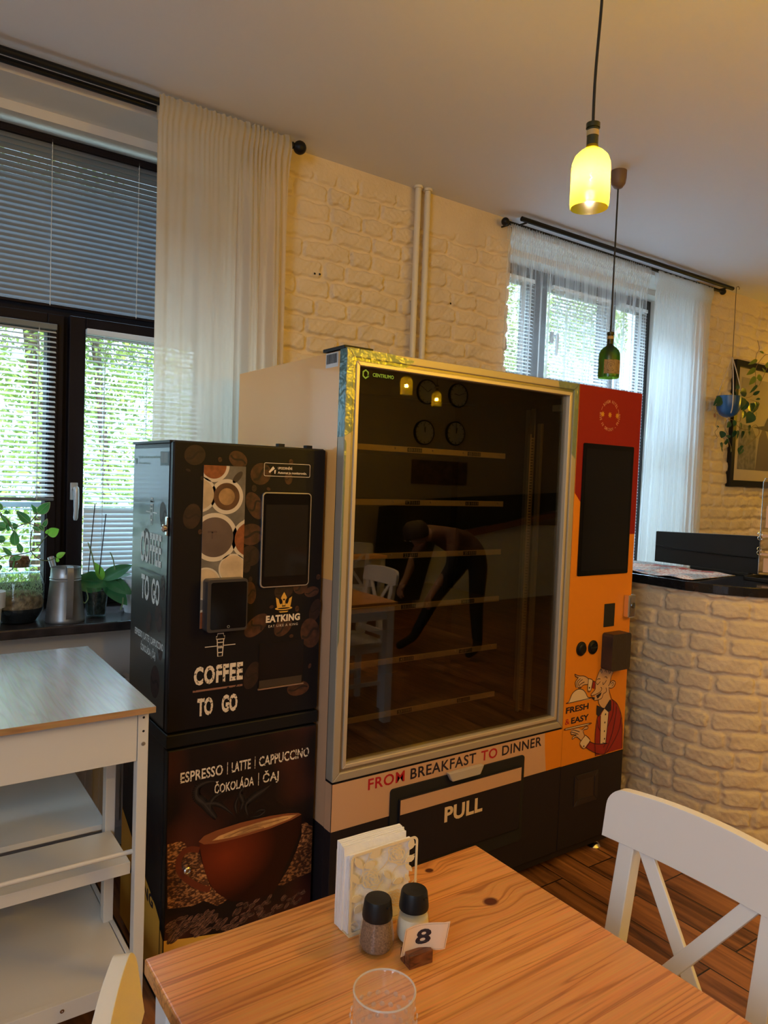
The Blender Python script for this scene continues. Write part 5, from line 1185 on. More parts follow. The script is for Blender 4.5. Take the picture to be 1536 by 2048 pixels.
# ------------------------------------------------------------------ brick bar counter
ACX, ACY, AR = 3.31, 1.87, .44
def arc_path(off, yend=2.74, xend=5.6):
    pts = [(ACX-AR+off, yend), (ACX-AR+off, 2.2)]
    for i in range(0, 13): a = PI+PI/2*i/12; pts.append((ACX+(AR-off)*math.cos(a), ACY+(AR-off)*math.sin(a)))
    pts.append((xend, ACY-AR+off)); return pts
bc = wroot('bar_counter', (3.4, 1.9, 0), label='curved bar counter of whitewashed brick with black top', category='bar counter')
P = []
R2c = AR-.03
Ls = 2.74-ACY; La = R2c*PI/2; Lt = 2.2
def cplace(u, v, h):
    out = np.zeros((len(u), 3)); out[:, 2] = v
    s1_ = u < Ls; s2_ = (u >= Ls) & (u < Ls+La); s3_ = u >= Ls+La; x0 = ACX-R2c; y0 = ACY-R2c
    out[s1_, 0] = x0-h[s1_]; out[s1_, 1] = 2.74-u[s1_]
    a = PI+(u[s2_]-Ls)/R2c; out[s2_, 0] = ACX+(R2c+h[s2_])*np.cos(a); out[s2_, 1] = ACY+(R2c+h[s2_])*np.sin(a)
    out[s3_, 0] = ACX+(u[s3_]-Ls-La); out[s3_, 1] = y0-h[s3_]; return out
P.append(relief('brick_facing', .55, Ls+La+Lt, .005, 1.062, cplace, step=.0055, seed=12, ch=.080, L0=.20))
o_ = arc_path(.034, 2.74, 5.5); i_ = [(3.34, 2.74), (3.34, 1.93), (5.5, 1.93)]
poly = o_+list(reversed(i_)); q = MB(); q.prism(poly, lambda u, v, d: Vector((u, v, d)), .002, 1.063); P.append(q.build('core', mat('counter_render', (.6, .55, .46), .8)))
TOPB = mat('black_counter_top', (.012, .012, .015), .16, var=.3, vscale=30)
o_ = arc_path(0, 2.75, 5.55); i_ = [(3.41, 2.75), (3.41, 1.90), (5.55, 1.90)]
q = MB(); q.prism(o_+list(reversed(i_)), lambda u, v, d: Vector((u, v, d)), 1.065, 1.105); P.append(q.build('counter_top', TOPB, bevel=.004))
adopt(bc, P)
CZ = 1.1052
# folded city map
mp_ = wroot('folded_map', (3.1, 2.1, CZ), label='unfolded printed paper map lying on the black counter top', category='map')
MPM = bpy.data.materials.new('map_print'); MPM.use_nodes = True; t = nt(MPM); b = t.nodes['Principled BSDF']; b.inputs['Roughness'].default_value = .5
tc = t.nodes.new('ShaderNodeTexCoord'); v_ = t.nodes.new('ShaderNodeTexVoronoi'); v_.feature = 'DISTANCE_TO_EDGE'; v_.inputs['Scale'].default_value = 45
t.links.new(tc.outputs['Object'], v_.inputs['Vector']); r = t.nodes.new('ShaderNodeValToRGB'); e = r.color_ramp.elements; e[0].position = .06; e[0].color = (.62, .25, .18, 1); e[1].position = .12; e[1].color = (.80, .72, .62, 1)
t.links.new(v_.outputs['Distance'], r.inputs[0]); n = t.nodes.new('ShaderNodeTexNoise'); n.inputs['Scale'].default_value = 6; t.links.new(tc.outputs['Object'], n.inputs['Vector'])
r2 = t.nodes.new('ShaderNodeValToRGB'); e = r2.color_ramp.elements; e[0].position = .42; e[0].color = (.45, .62, .75, 1); e[1].position = .5; e[1].color = (1, 1, 1, 1); t.links.new(n.outputs[0], r2.inputs[0])
mm = t.nodes.new('ShaderNodeMix'); mm.data_type = 'RGBA'; mm.blend_type = 'MULTIPLY'; mm.inputs[0].default_value = 1; t.links.new(r.outputs[0], mm.inputs[6]); t.links.new(r2.outputs[0], mm.inputs[7]); t.links.new(mm.outputs[2], b.inputs['Base Color'])
A, B_, C_, D_ = Vector((2.905, 2.42)), Vector((2.902, 1.80)), Vector((3.315, 1.835)), Vector((3.36, 2.44))
q = MB(); nx, ny = 28, 14
for j in range(ny+1):
    for i in range(nx+1):
        u, v = i/nx, j/ny; p = (A*(1-u)+B_*u)*(1-v)+(D_*(1-u)+C_*u)*v
        q.v.append((p.x, p.y, CZ+.0016+.008*abs(math.sin(u*PI*3))**3*(1-.4*v)+.012*max(0, u-.9)*(1-v)*4))
for j in range(ny):
    for i in range(nx): a_ = j*(nx+1)+i; q.f.append((a_, a_+1, a_+nx+2, a_+nx+1))
ob = q.build('map_sheet', MPM, smooth='all'); sol = ob.modifiers.new('t', 'SOLIDIFY'); sol.thickness = .001
q = MB(); zz = lambda u, v: tuple(((A*(1-u)+B_*u)*(1-v)+(D_*(1-u)+C_*u)*v))
fmz = lambda u, v, d: Vector((*zz(u, v), CZ+.0030+.008*abs(math.sin(u*PI*3))**3*(1-.4*v)+.012*max(0, u-.9)*(1-v)*4+d))
o2 = MB()
for uu in (.30, .38, .46, .56, .66, .74, .8): o2.add([fmz(uu, .80, .0), fmz(uu+.05, .80, .0), fmz(uu+.05, .93, 0), fmz(uu, .93, 0)], [(0, 1, 2, 3)])
o2 = o2.build('map_red_legend', mat('legend_red', (.55, .08, .06), .5), fix=False)
o3 = MB()
for uu in (.15, .42, .5, .78): o3.add([fmz(uu, .05, .0), fmz(uu+.06, .05, .0), fmz(uu+.06, .13, 0), fmz(uu, .13, 0)], [(0, 1, 2, 3)])
o3 = o3.build('map_blue_legend', mat('legend_blue', (.10, .18, .42), .5), fix=False)
adopt(mp_, [ob, o2, o3])
# black monitor seen from behind
mn = wroot('desktop_monitor', (3.385, 2.02, CZ), label='low wide black monitor back standing on the far edge of the counter', category='monitor')
q = MB(); q.prism([(1.765, CZ+.012), (2.315, CZ+.012), (2.315, 1.276), (1.765, 1.297)], lambda u, v, d: Vector((d, u, v)), 3.375, 3.393); m1 = q.build('back_shell', BLACKM, bevel=.004)
q = MB(); q.tube(smoothpts([(3.3745, 2.31, 1.205), (3.374, 2.22, 1.195), (3.374, 1.95, 1.192), (3.374, 1.775, 1.194)], 4), .004, 8); m2_ = q.build('back_groove', mat('groove_black', (.003, .003, .003), .4), smooth=True)
q = MB(); q.box(3.36, 3.405, 1.80, 2.10, CZ-.0002, CZ+.014); m3 = q.build('monitor_foot', BLACKM, bevel=.003); adopt(mn, [m1, m2_, m3])
# tray and brochure rack
tr_ = wroot('black_tray', (3.33, 1.66, CZ), label='small black tray on the counter under the brochure rack', category='tray')
q = MB(); q.box(3.20, 3.37, 1.50, 1.735, CZ, CZ+.003); q.box(3.20, 3.205, 1.50, 1.735, CZ, CZ+.016); q.box(3.20, 3.37, 1.73, 1.735, CZ, CZ+.02); q.box(3.365, 3.37, 1.50, 1.735, CZ, CZ+.02); adopt(tr_, [q.build('tray_body', BLACKM, bevel=.001)])
br_ = wroot('brochure_rack', (3.35, 1.70, CZ+.003), label='clear ring hinged brochure rack at the right edge of the counter', category='rack')
ACR = glassy('acrylic', (.80, .78, .76), 1.0, ior=2.2); P = []
e0, e1 = Vector((3.338, 1.742, 0)), Vector((3.43, 1.60, 0)); ed = (e1-e0).normalized(); en = Vector((-ed.y, ed.x, 0))
def slab(mb, a, b_, z0, z1, d0, d1):
    mb.prism([(a, z0), (b_, z0), (b_, z1), (a, z1)], lambda u, v, d: e0+ed*u+en*d+Vector((0, 0, v)), d0, d1)
q = MB(); slab(q, .004, .17, CZ+.024, 1.21, 0, .004); slab(q, .004, .17, 1.235, 1.29, 0, .004); slab(q, .004, .17, 1.32, 1.56, 0, .004); slab(q, -.01, .17, CZ+.0205, CZ+.0235, -.04, .03); P.append(q.build('acrylic_panel', ACR))
q = MB(); slab(q, .018, .16, CZ+.03, 1.20, -.006, -.001); slab(q, .018, .16, 1.34, 1.44, -.006, -.001); P.append(q.build('brochure', mat('tan_brochure', (.62, .42, .32), .5)))
q = MB(); slab(q, .006, .17, 1.212, 1.222, -.008, .006); slab(q, .006, .17, 1.296, 1.308, -.008, .006); P.append(q.build('pocket_edge', mat('copper_pocket', (.55, .34, .22), .35, metal=.5)))
q = MB(); q.tube([e0+Vector((0, 0, CZ+.022)), e0+Vector((0, 0, 1.55)), e0+ed*.006+Vector((0, 0, 1.565)), e0+ed*.17+Vector((0, 0, 1.565))], .0022, 8)
for z in (1.222, 1.24, 1.29, 1.31): q.tube([e0-ed*.002+ed*.009*math.cos(a)+Vector((0, 0, z+.009*math.sin(a))) for a in [i*2*PI/12 for i in range(12)]], .0016, 6, closed=True)
P.append(q.build('hinge_ring', CHROME, smooth=True)); adopt(br_, P)

# ------------------------------------------------------------------ bottle pendant lamps
YG = bpy.data.materials.new('lit_yellow_bottle_glass'); YG.use_nodes = True; t = nt(YG); t.nodes.remove(t.nodes['Principled BSDF']); out = t.nodes['Material Output']
a1 = t.nodes.new('ShaderNodeBsdfTransparent'); a1.inputs[0].default_value = (1.0, .84, .03, 1); a2 = t.nodes.new('ShaderNodeBsdfTranslucent'); a2.inputs[0].default_value = (1.0, .82, .02, 1); a3 = t.nodes.new('ShaderNodeBsdfGlossy'); a3.inputs['Roughness'].default_value = .15
mA = t.nodes.new('ShaderNodeMixShader'); mA.inputs[0].default_value = .55; t.links.new(a1.outputs[0], mA.inputs[1]); t.links.new(a2.outputs[0], mA.inputs[2])
mB_ = t.nodes.new('ShaderNodeMixShader'); mB_.inputs[0].default_value = .06; t.links.new(mA.outputs[0], mB_.inputs[1]); t.links.new(a3.outputs[0], mB_.inputs[2]); t.links.new(mB_.outputs[0], out.inputs[0])
GG = bpy.data.materials.new('green_bottle_glass'); GG.use_nodes = True; t = nt(GG); t.nodes.remove(t.nodes['Principled BSDF']); out = t.nodes['Material Output']
a1 = t.nodes.new('ShaderNodeBsdfTransparent'); a1.inputs[0].default_value = (.13, .26, .02, 1); a2 = t.nodes.new('ShaderNodeBsdfTranslucent'); a2.inputs[0].default_value = (.16, .34, .03, 1); a3 = t.nodes.new('ShaderNodeBsdfGlossy'); a3.inputs['Roughness'].default_value = .22
mA = t.nodes.new('ShaderNodeMixShader'); mA.inputs[0].default_value = .5; t.links.new(a1.outputs[0], mA.inputs[1]); t.links.new(a2.outputs[0], mA.inputs[2])
mB_ = t.nodes.new('ShaderNodeMixShader'); mB_.inputs[0].default_value = .07; t.links.new(mA.outputs[0], mB_.inputs[1]); t.links.new(a3.outputs[0], mB_.inputs[2]); t.links.new(mB_.outputs[0], out.inputs[0])
FIL = mat('glowing_filament', (1.0, .66, .25), .5, emis=60)
BULB = glassy('bulb_glass', (1, .95, .8), .6)
NECK = mat('dark_green_neck', (.022, .026, .008), .25)
LABP = mat('bottle_label_paper', (.26, .17, .09), .7, var=.45, vscale=130)
GOLDL = mat('label_gold', (.42, .30, .13), .5)
def lamp(loc, zb, scale, lit, label, wob=0.0, gl=None, rot=0.0, canopy=True, power=LAMP_W, tilt=0.0):
    x, y = loc; root = wroot('pendant_lamp', (x, y, zb), label=label, category='lamp', group='bottle pendant lamps' if lit else 'bottle pendant lamps'); P = []
    s = scale; R = .046*s; hb = .125*s
    prof = [(R*.96, 0), (R, .012*s), (R, hb*.72), (R*.97, hb*.85), (R*.84, hb*.97), (R*.60, hb*1.06), (R*.34, hb*1.13), (R*.29, hb*1.2)]
    ob = MB().lathe(prof, (x, y, zb), 40, cap=False).build('bottle_shade', YG if lit else GG, smooth='all'); P.append(ob)
    q = MB(); q.lathe([(R*.30, hb*1.18), (R*.30, hb*1.50), (R*.36, hb*1.51), (R*.36, hb*1.60), (R*.2, hb*1.62)], (x, y, zb), 28); P.append(q.build('bottle_neck', NECK, smooth=True))
    q = MB(); q.lathe([(R*.31, hb*1.36), (R*.315, hb*1.46)], (x, y, zb), 28, cap=False); P.append(q.build('neck_band', GOLDL, smooth='all'))
    top = zb+hb*1.6; n = 14
    q = MB(); q.tube([(x+wob*math.sin(i/n*PI*2.3)*(1-i/n*.3)+tilt*i/n, y, top-.02+(ZC-.0-top+.02)*i/n) for i in range(n+1)], .0035, 8); P.append(q.build('cord', BLACKM, smooth=True))
    q = MB(); q.lathe([(.034, ZC), (.034, ZC-.03), (.030, ZC-.055), (.018, ZC-.072), (.005, ZC-.078)], (x+tilt, y, 0), 28); P.append(q.build('ceiling_rose', mat('brown_rose', (.16, .10, .07), .5), smooth=True))
    q = MB(); q.cyl((x, y, zb+hb*.78), (x, y, zb+hb*1.2), .013*s); P.append(q.build('socket', BLACKM, smooth=True))
    q = MB(); q.lathe([(.0001, -.055*s), (.012*s, -.048*s), (.018*s, -.03*s), (.012*s, -.01*s), (.009*s, 0)], (x, y, zb+hb*.78), 20); bu = q.build('bulb', BULB, smooth='all'); P.append(bu)
    if lit:
        q = MB(); q.tube([(x+.0035*s*math.cos(k*1.9), y+.0035*s*math.sin(k*1.9), zb+hb*.78-.012*s-k*.0042*s) for k in range(8)], .0012*s, 6); P.append(q.build('filament', FIL, smooth=True))
        l = bpy.data.lights.new('bulb_light', 'POINT'); l.energy = power; l.color = LAMP_C; l.shadow_soft_size = .012*s
        lo_ = bpy.data.objects.new('bulb_light', l); COL.objects.link(lo_); lo_.location = (0, 0, hb*.78-.03*s); lo_.parent = root
    else:
        q = MB(); th0 = math.radians(-165); q2_ = MB()
        for i in range(19):
            a = th0+math.radians(112)*i/18; rr = R*1.012+(.005 if i == 0 else 0)
            for z in (.014*s, .075*s): q.v.append((x+rr*math.cos(a), y+rr*math.sin(a), zb+z))
        for i in range(18): q.f.append((2*i, 2*i+2, 2*i+3, 2*i+1))
        P.append(q.build('paper_label', LABP, smooth='all'))
        def cylp(u, v, d): a = th0+math.radians(112)*u; rr = R*1.02+d; return Vector((x+rr*math.cos(a), y+rr*math.sin(a), zb+.014*s+.061*s*v))
        for (u0, u1) in ((.05, .54), (.60, .96)):
            for m_ in (0, .06): q2_.stroke([(u0+m_/2+(u1-u0-m_)*t_, .06+m_) for t_ in [i/8 for i in range(9)]]+[(u1-m_/2, .94-m_)]+[(u1-m_/2-(u1-u0-m_)*t_, .94-m_) for t_ in [i/8 for i in range(9)]], .018, cylp, .0004, closed=True)
        q2_.stroke([(.30+.15*math.cos(a), .5+.27*math.sin(a)) for a in [i*2*PI/20 for i in range(20)]], .03, cylp, .0004, closed=True); q2_.stroke([(.30+.08*math.cos(a), .5+.15*math.sin(a)) for a in [i*2*PI/14 for i in range(14)]], .03, cylp, .0004, closed=True)
        q2_.flat([(.72, .25), (.86, .25), (.86, .75), (.72, .75)], cylp, .0004)
        P.append(q2_.build('label_print', GOLDL, fix=False))
    adopt(root, P); return root
lamp((1.408, 1.198), 2.170, 1.0, True, 'lit yellow bottle lamp hanging nearest, on a thick black cord', wob=-.004, tilt=.010, power=13)
lamp((2.655, 2.103), 1.981, 1.0, False, 'unlit green bottle lamp with brown paper label hanging before the right window')
lamp((3.25, -.658), 2.13, 1.0, True, 'lit bottle lamp shown as left yellow reflection in the machine glass')
lamp((4.30, -1.60), 2.19, 1.0, True, 'lit bottle lamp shown as right yellow reflection in the machine glass')
lamp((5.62, 2.30), 2.05, 1.0, True, 'lit bottle lamp just outside the frame beside the hanging planter', power=LAMP_W*.32)
lamp((.3, -.9), 2.15, 1.0, True, 'lit bottle lamp behind the viewer over the left of the room')
lamp((2.2, .0), 2.15, 1.0, True, 'lit bottle lamp behind the viewer between the two pine tables')

# ------------------------------------------------------------------ plants
def leaf(mb, base, d, up, L, W, fold=.25, curl=.3, tipw=1.0, n=8):
    """one leaf blade: base point, direction, face-up direction"""
    base = Vector(base); d = Vector(d).normalized(); up = Vector(up); side = d.cross(up).normalized(); up = side.cross(d).normalized(); o = len(mb.v)
    for i in range(n+1):
        t = i/n; w = W*(math.sin(PI*min(1, t**.75*1.0))**.8 if 0 < t < 1 else .02)*.5
        c = base+d*(L*t*(1-.15*curl*t))-up*(curl*L*t*t*.6)
        for k, s_ in ((-1, -1), (-.5, -.5), (0, 0), (.5, .5), (1, 1)): mb.v.append(tuple(c+side*(w*s_)+up*(fold*w*abs(s_))))
    for i in range(n):
        for k in range(4): a = o+i*5+k; mb.f.append((a, a+1, a+6, a+5))
    return mb
LGR = leafmat('orchid_leaf', (.04, .17, .06), (.10, .33, .12), .2, .22)
LVG = leafmat('variegated_leaf', (.03, .16, .05), (.10, .34, .08), .4, .35)
LYG = leafmat('young_leaf', (.22, .55, .06), (.34, .65, .08), .5, .35)
LEDGE = mat('leaf_margin_cream', (.55, .66, .38), .5)
STEMM = mat('stem_green', (.12, .17, .07), .6)
SZ = SILL
# orchid in glass pot
ox, oy = .688, 2.875
op = wroot('potted_orchid', (ox, oy, SZ), label='orchid without flowers in a clear glass pot on the dark sill', category='potted plant'); P = []
q = MB(); q.lathe([(.034, 0), (.035, .003), (.0455, .118), (.0435, .118), (.0335, .012), (.0001, .010)], (ox, oy, SZ), 40); P.append(q.build('glass_pot', glassy('pot_glass', (.80, .88, .88), 1.0), smooth=True))
q = MB(); q.lathe([(.0325, .013), (.039, .085), (.036, .100), (.0001, .105)], (ox, oy, SZ), 24); P.append(q.build('bark_filling', mat('bark_mix', (.045, .05, .045), .9, bump=1, bscale=90, var=.6, vscale=60), smooth=True))
def Pz(px, py, y): return ony(px, py, y)
base = Pz(205, 1160, oy)
for (tip, w_, up_, cur, off) in (((153, 1150), .055, (.1, -.5, .9), .25, 0), ((156, 1172), .078, (0, -1, .35), .35, -.03), ((262, 1128), .062, (-.1, -.55, .8), .12, .0), ((262, 1145), .05, (-.2, -.3, .8), .1, .03), ((268, 1182), .070, (.25, -.7, .6), .25, -.02), ((258, 1206), .064, (.2, -.9, .3), .3, -.045), ((192, 1125), .035, (.2, -.8, .5), .2, .0)):
    q = MB(); tp = Pz(tip[0], tip[1], oy+off); d = tp-base; leaf(q, base, d, up_, d.length*1.05, w_*1.1, .18, cur, n=12); ob = q.build('orchid_leaf', LGR if tip[0] != 192 else LYG, smooth='all'); P.append(ob)
q = MB(); q.tube([Pz(176, 1150, oy), Pz(190, 1008, oy)], .0018, 6); q.tube([Pz(198, 1150, oy), Pz(212, 1028, oy)], .0018, 6); P.append(q.build('support_stick', BLACKM, smooth=True))
q = MB(); q.tube(smoothpts([Pz(190, 1140, oy), Pz(184, 1110, oy), Pz(176, 1085, oy)], 4), [.0025]*8+[.0015], 6); q.tube(smoothpts([Pz(230, 1140, oy), Pz(226, 1118, oy), Pz(220, 1104, oy)], 4), [.0022]*8+[.0012], 6)
q.tube(smoothpts([Pz(172, 1180, oy-.02), Pz(176, 1196, oy-.04), Pz(170, 1206, oy-.05), Pz(166, 1203, oy-.05)], 4), .002, 6); q.tube(smoothpts([Pz(246, 1195, oy-.03), Pz(245, 1208, oy-.04), Pz(241, 1220, oy-.04)], 4), .0028, 6)
P.append(q.build('flower_stem', mat('dry_green_stem', (.20, .30, .14), .6), smooth=True)); adopt(op, P)
# pale pot half hidden behind the coffee machine
wp = wroot('white_flower_pot', (.845, 2.93, SZ), label='white flower pot half hidden between orchid and coffee machine', category='flower pot')
q = MB(); q.lathe([(.035, 0), (.052, .12), (.055, .12), (.055, .135), (.050, .135), (.044, .02)], (.845, 2.93, SZ), 32); adopt(wp, [q.build('pot', mat('white_glaze', (.75, .80, .82), .3), smooth=True)])
# watering can
wx, wy = .572, 2.845
wc = wroot('watering_can', (wx, wy, SZ), label='galvanised metal watering can with strap handle on the window sill', category='watering can'); P = []
q = MB(); q.lathe([(.066, 0), (.0685, .004), (.068, .012), (.0525, .150), (.0545, .154), (.052, .158), (.0545, .162), (.052, .166), (.050, .196), (.052, .200), (.048, .200), (.047, .17), (.060, .02), (.0001, .015)], (wx, wy, SZ), 48); P.append(q.build('can_body', STEEL, smooth=True))
q = MB()
ad = Vector((math.cos(math.radians(-90)), math.sin(math.radians(-90)), 0)); sd = Vector((-ad.y, ad.x, 0)); c0 = Vector((wx, wy, SZ))
hp = smoothpts([c0+ad*.048+Vector((0, 0, .175)), c0+ad*.052+Vector((0, 0, .205)), c0+ad*.075+Vector((0, 0, .207)), c0+ad*.083+Vector((0, 0, .180)), c0+ad*.080+Vector((0, 0, .10)), c0+ad*.072+Vector((0, 0, .035)), c0+ad*.067+Vector((0, 0, .018))], 5)
for p in hp:
    for s_, dd in ((-.011, 0), (.011, 0), (.011, .002), (-.011, .002)): q.v.append(tuple(p+sd*s_+ad*dd))
for i in range(len(hp)-1):
    for k in range(4): a = i*4+k; b2 = i*4+(k+1) % 4; q.f.append((a, b2, b2+4, a+4))
P.append(q.build('strap_handle', STEEL, smooth=True))
q = MB(); bd2 = -ad; q.tube([c0+bd2*.06+Vector((-.005, 0, .06)), c0+bd2*.11+Vector((-.02, 0, .18)), c0+bd2*.13+Vector((-.028, 0, .222))], [.014, .010, .012], 14); P.append(q.build('spout', STEEL, smooth=True)); adopt(wc, P)
# jar terrarium
jx, jy = .425, 2.895
jt = wroot('jar_terrarium', (jx, jy, SZ), label='big round glass jar of moss and dark soil on the left of the sill', category='terrarium'); P = []
jp = [(.060, 0), (.068, .006), (.082, .05), (.086, .10), (.084, .14), (.072, .175), (.050, .197), (.036, .208), (.034, .222), (.036, .226)]
q = MB(); q.lathe(jp, (jx, jy, SZ), 48); q.f.pop(); P.append(q.build('glass_jar', glassy('jar_glass', (.86, .94, .93), 1.0), smooth='all'))
q = MB(); q.lathe([(.056, .004), (.072, .03), (.0785, .045), (.079, .055), (.0001, .06)], (jx, jy, SZ), 36); P.append(q.build('dark_soil', mat('wet_soil', (.010, .010, .012), .7, bump=.6, bscale=70), smooth=True))
q = MB(); q.lathe([(.080, .055), (.082, .075), (.076, .098), (.05, .11), (.0001, .112)], (jx, jy, SZ), 36, cap=False); P.append(q.build('root_layer', mat('root_layer', (.30, .20, .12), .95, bump=1, bscale=80, var=.6, vscale=50), smooth=True))
rng = np.random.RandomState(4); q = MB()
for k in range(2600):
    a = rng.uniform(0, 2*PI); rr = .080*math.sqrt(rng.uniform(.25, 1)); z = rng.uniform(.07, .175); lim = np.interp(z, [.05, .10, .14, .175, .2], [.082, .083, .080, .066, .045]); rr = min(rr, lim-.005)
    p = Vector((jx+rr*math.cos(a), jy+rr*math.sin(a), SZ+z)); d = Vector(rng.normal(size=3)).normalized()*.007; s_ = d.cross(Vector((0, 0, 1))).normalized()*.0008
    q.add([p-d-s_, p-d+s_, p+d+s_*.4, p+d-s_*.4], [(0, 1, 2, 3)])
mo = q.build('moss', leafmat('pale_moss', (.34, .46, .18), (.72, .74, .46), .5), smooth=False, fix=False); mo['kind'] = 'stuff'; P.append(mo)
q = MB(); q.lathe([(.033, .200), (.035, .222), (.030, .238), (.0001, .242)], (jx, jy, SZ), 24); P.append(q.build('cork_mat', mat('coir_plug', (.22, .12, .06), .95, bump=1, bscale=120, var=.6, vscale=90), smooth=True)); adopt(jt, P)
# variegated trailing plant coming in from the left
vpot = (.322, 2.80)
vp = wroot('variegated_plant', (*vpot, SZ), label='variegated trailing plant arching over the jar from the left edge', category='potted plant'); P = []
q = MB(); q.lathe([(.030, 0), (.036, .075), (.046, .075), (.048, .13), (.044, .13), (.040, .08)], (*vpot, SZ), 32); P.append(q.build('white_pot', mat('white_glaze', (.75, .80, .82), .3), smooth=True))
def Q(cx_, cy_, y=2.80): return ony(cx_/5.486, 960+cy_/5.486, y)
stems = [[(-60, 1000), (0, 870), (60, 835), (170, 825), (260, 805), (340, 785), (420, 735), (470, 660), (520, 610)], [(345, 790), (400, 850), (470, 882), (550, 880), (610, 850)], [(0, 375), (70, 420), (130, 525), (230, 495), (300, 475), (360, 490), (410, 510)], [(230, 490), (320, 470), (370, 420), (412, 368)], [(340, 785), (335, 660), (355, 545)], [(-40, 300), (20, 380)], [(130, 525), (150, 580), (160, 640)], [(150, 850), (155, 920), (135, 975), (105, 998)], [(412, 368), (380, 330), (350, 270)]]
q = MB()
for s_ in stems: q.tube(smoothpts([Q(*p) for p in s_], 4), .0018, 6)
P.append(q.build('plant_stem', STEMM, smooth=True))
vl = [((415, 365), (540, 250), .036, 0), ((330, 470), (185, 345), .030, 0), ((130, 515), (10, 385), .017, 0), ((135, 515), (195, 500), .024, 0), ((470, 515), (510, 430), .016, 0), ((165, 720), (150, 560), .030, 0), ((525, 600), (640, 540), .036, 1), ((620, 850), (700, 790), .022, 1), ((405, 365), (340, 270), .014, 0), ((45, 360), (110, 350), .014, 0), ((235, 800), (190, 680), .020, 0), ((125, 825), (30, 740), .016, 0), ((235, 840), (110, 880), .018, 0),
    ((70, 525), (-60, 500), .034, 0), ((60, 660), (-50, 640), .026, 0), ((440, 550), (360, 515), .016, 0), ((430, 500), (470, 550), .018, 0), ((20, 330), (-20, 240), .016, 0), ((5, 930), (-15, 990), .014, 0), ((640, 900), (615, 855), .012, 1), ((510, 590), (520, 545), .014, 1), ((160, 870), (130, 990), .006, 0), ((95, 560), (70, 480), .012, 0)]
rb = random.Random(8)
for (a, b_, w_, yg) in vl:
    p0, p1 = Q(*a), Q(*b_); p1 = p1+Vector((0, rb.uniform(-.02, .01), 0)); d = p1-p0; q = MB(); upv = Vector((rb.uniform(-.3, .3), -1, rb.uniform(.0, .5))); leaf(q, p0, d, upv, d.length*1.05, w_, .3, .2, n=9)
    lf = q.build('plant_leaf', LYG if yg else LVG, smooth='all'); P.append(lf)
    if not yg and w_ > .015:
        # cream margin of the leaf
        n_ = 9; e1 = [Vector(q.v[i*5])+Vector((0, -.0008, 0)) for i in range(n_+1)]; e2 = [Vector(q.v[i*5+4])+Vector((0, -.0008, 0)) for i in range(n_+1)]; qq = MB(); qq.tube(e1, .0007, 4); qq.tube(e2, .0007, 4); qq.tube([Vector(q.v[i*5+2])+Vector((0, -.0012, 0)) for i in range(n_)], .0004, 4)
        P.append(qq.build('leaf_margin', LEDGE))
adopt(vp, P)

# hanging planter
hx_, hy_ = 4.668, 2.705
hp_ = wroot('hanging_planter', (hx_, hy_, 1.993), label='blue hanging pot of trailing green vines in front of the framed picture', category='potted plant'); P = []
q = MB(); q.lathe([(.0001, 0), (.030, .004), (.055, .022), (.072, .055), (.077, .10), (.078, .142), (.073, .142), (.071, .10), (.0001, .09)], (hx_, hy_, 1.993), 40); P.append(q.build('blue_pot', mat('blue_glaze', (.018, .085, .24), .32), smooth=True))
q = MB(); top = Vector((4.689, 2.708, 2.395)); hk = Vector((4.728, 2.733, 2.862))
q.tube([top, hk], .0022, 6); q.tube(smoothpts([hk, hk+Vector((.0, 0, .008)), hk+Vector((.012, -.006, .014)), hk+Vector((.020, -.01, .004)), hk+Vector((.018, -.008, -.006))], 4), .0022, 6); q.tube([hk+Vector((.012, -.006, .012)), (hk.x+.012, hk.y-.006, ZC)], .0018, 6); P.append(q.build('wire_hook', mat('wire', (.16, .13, .10), .4, metal=.6), smooth=True))
q = MB()
for a in (-2.3, -.75, 1.6):
    e = Vector((hx_+.080*math.cos(a), hy_+.080*math.sin(a), 2.13)); lo2 = Vector((hx_+.070*math.cos(a), hy_+.070*math.sin(a), 2.035)); q.tube(smoothpts([top, top*.5+e*.5+Vector((.006*math.cos(a), .006*math.sin(a), 0)), e, lo2, Vector((hx_, hy_, 1.985)), Vector((hx_+.002, hy_, 1.95))], 5), .0034, 6)
P.append(q.build('hanging_strap', mat('cream_strap', (.62, .50, .36), .7), smooth=True))
def G(cx_, cy_, y=2.66): return ony(1400+cx_/5.39, 560+cy_/5.39, y)
q = MB()
for s_ in ([(400, 1260), (385, 1200), (400, 1150)], [(500, 1270), (560, 1250), (590, 1170), (600, 1080), (600, 960), (640, 880), (700, 810), (740, 800)], [(590, 1170), (640, 1130), (700, 1000), (720, 950)], [(600, 860), (610, 800), (640, 740), (620, 650)], [(540, 1290), (640, 1330), (600, 1400)], [(170, 1400), (195, 1470), (170, 1560), (190, 1600), (160, 1640), (190, 1700)], [(440, 1480), (420, 1530), (300, 1500), (270, 1600), (300, 1680), (240, 1780)], [(380, 1550), (440, 1600), (520, 1610), (600, 1560), (640, 1640), (600, 1700), (500, 1780), (440, 1770)], [(300, 1700), (330, 1790), (340, 1850)], [(480, 1780), (440, 1850)], [(180, 1330), (150, 1380), (170, 1440)]):
    q.tube(smoothpts([G(*p) for p in s_], 4), .0016, 5)
P.append(q.build('vine', mat('vine_stem', (.20, .13, .06), .7), smooth=True))
LD = leafmat('vine_leaf_dark', (.010, .055, .030), (.035, .12, .045), .25, .3); LL = leafmat('vine_leaf_light', (.16, .28, .04), (.32, .40, .07), .45, .4)
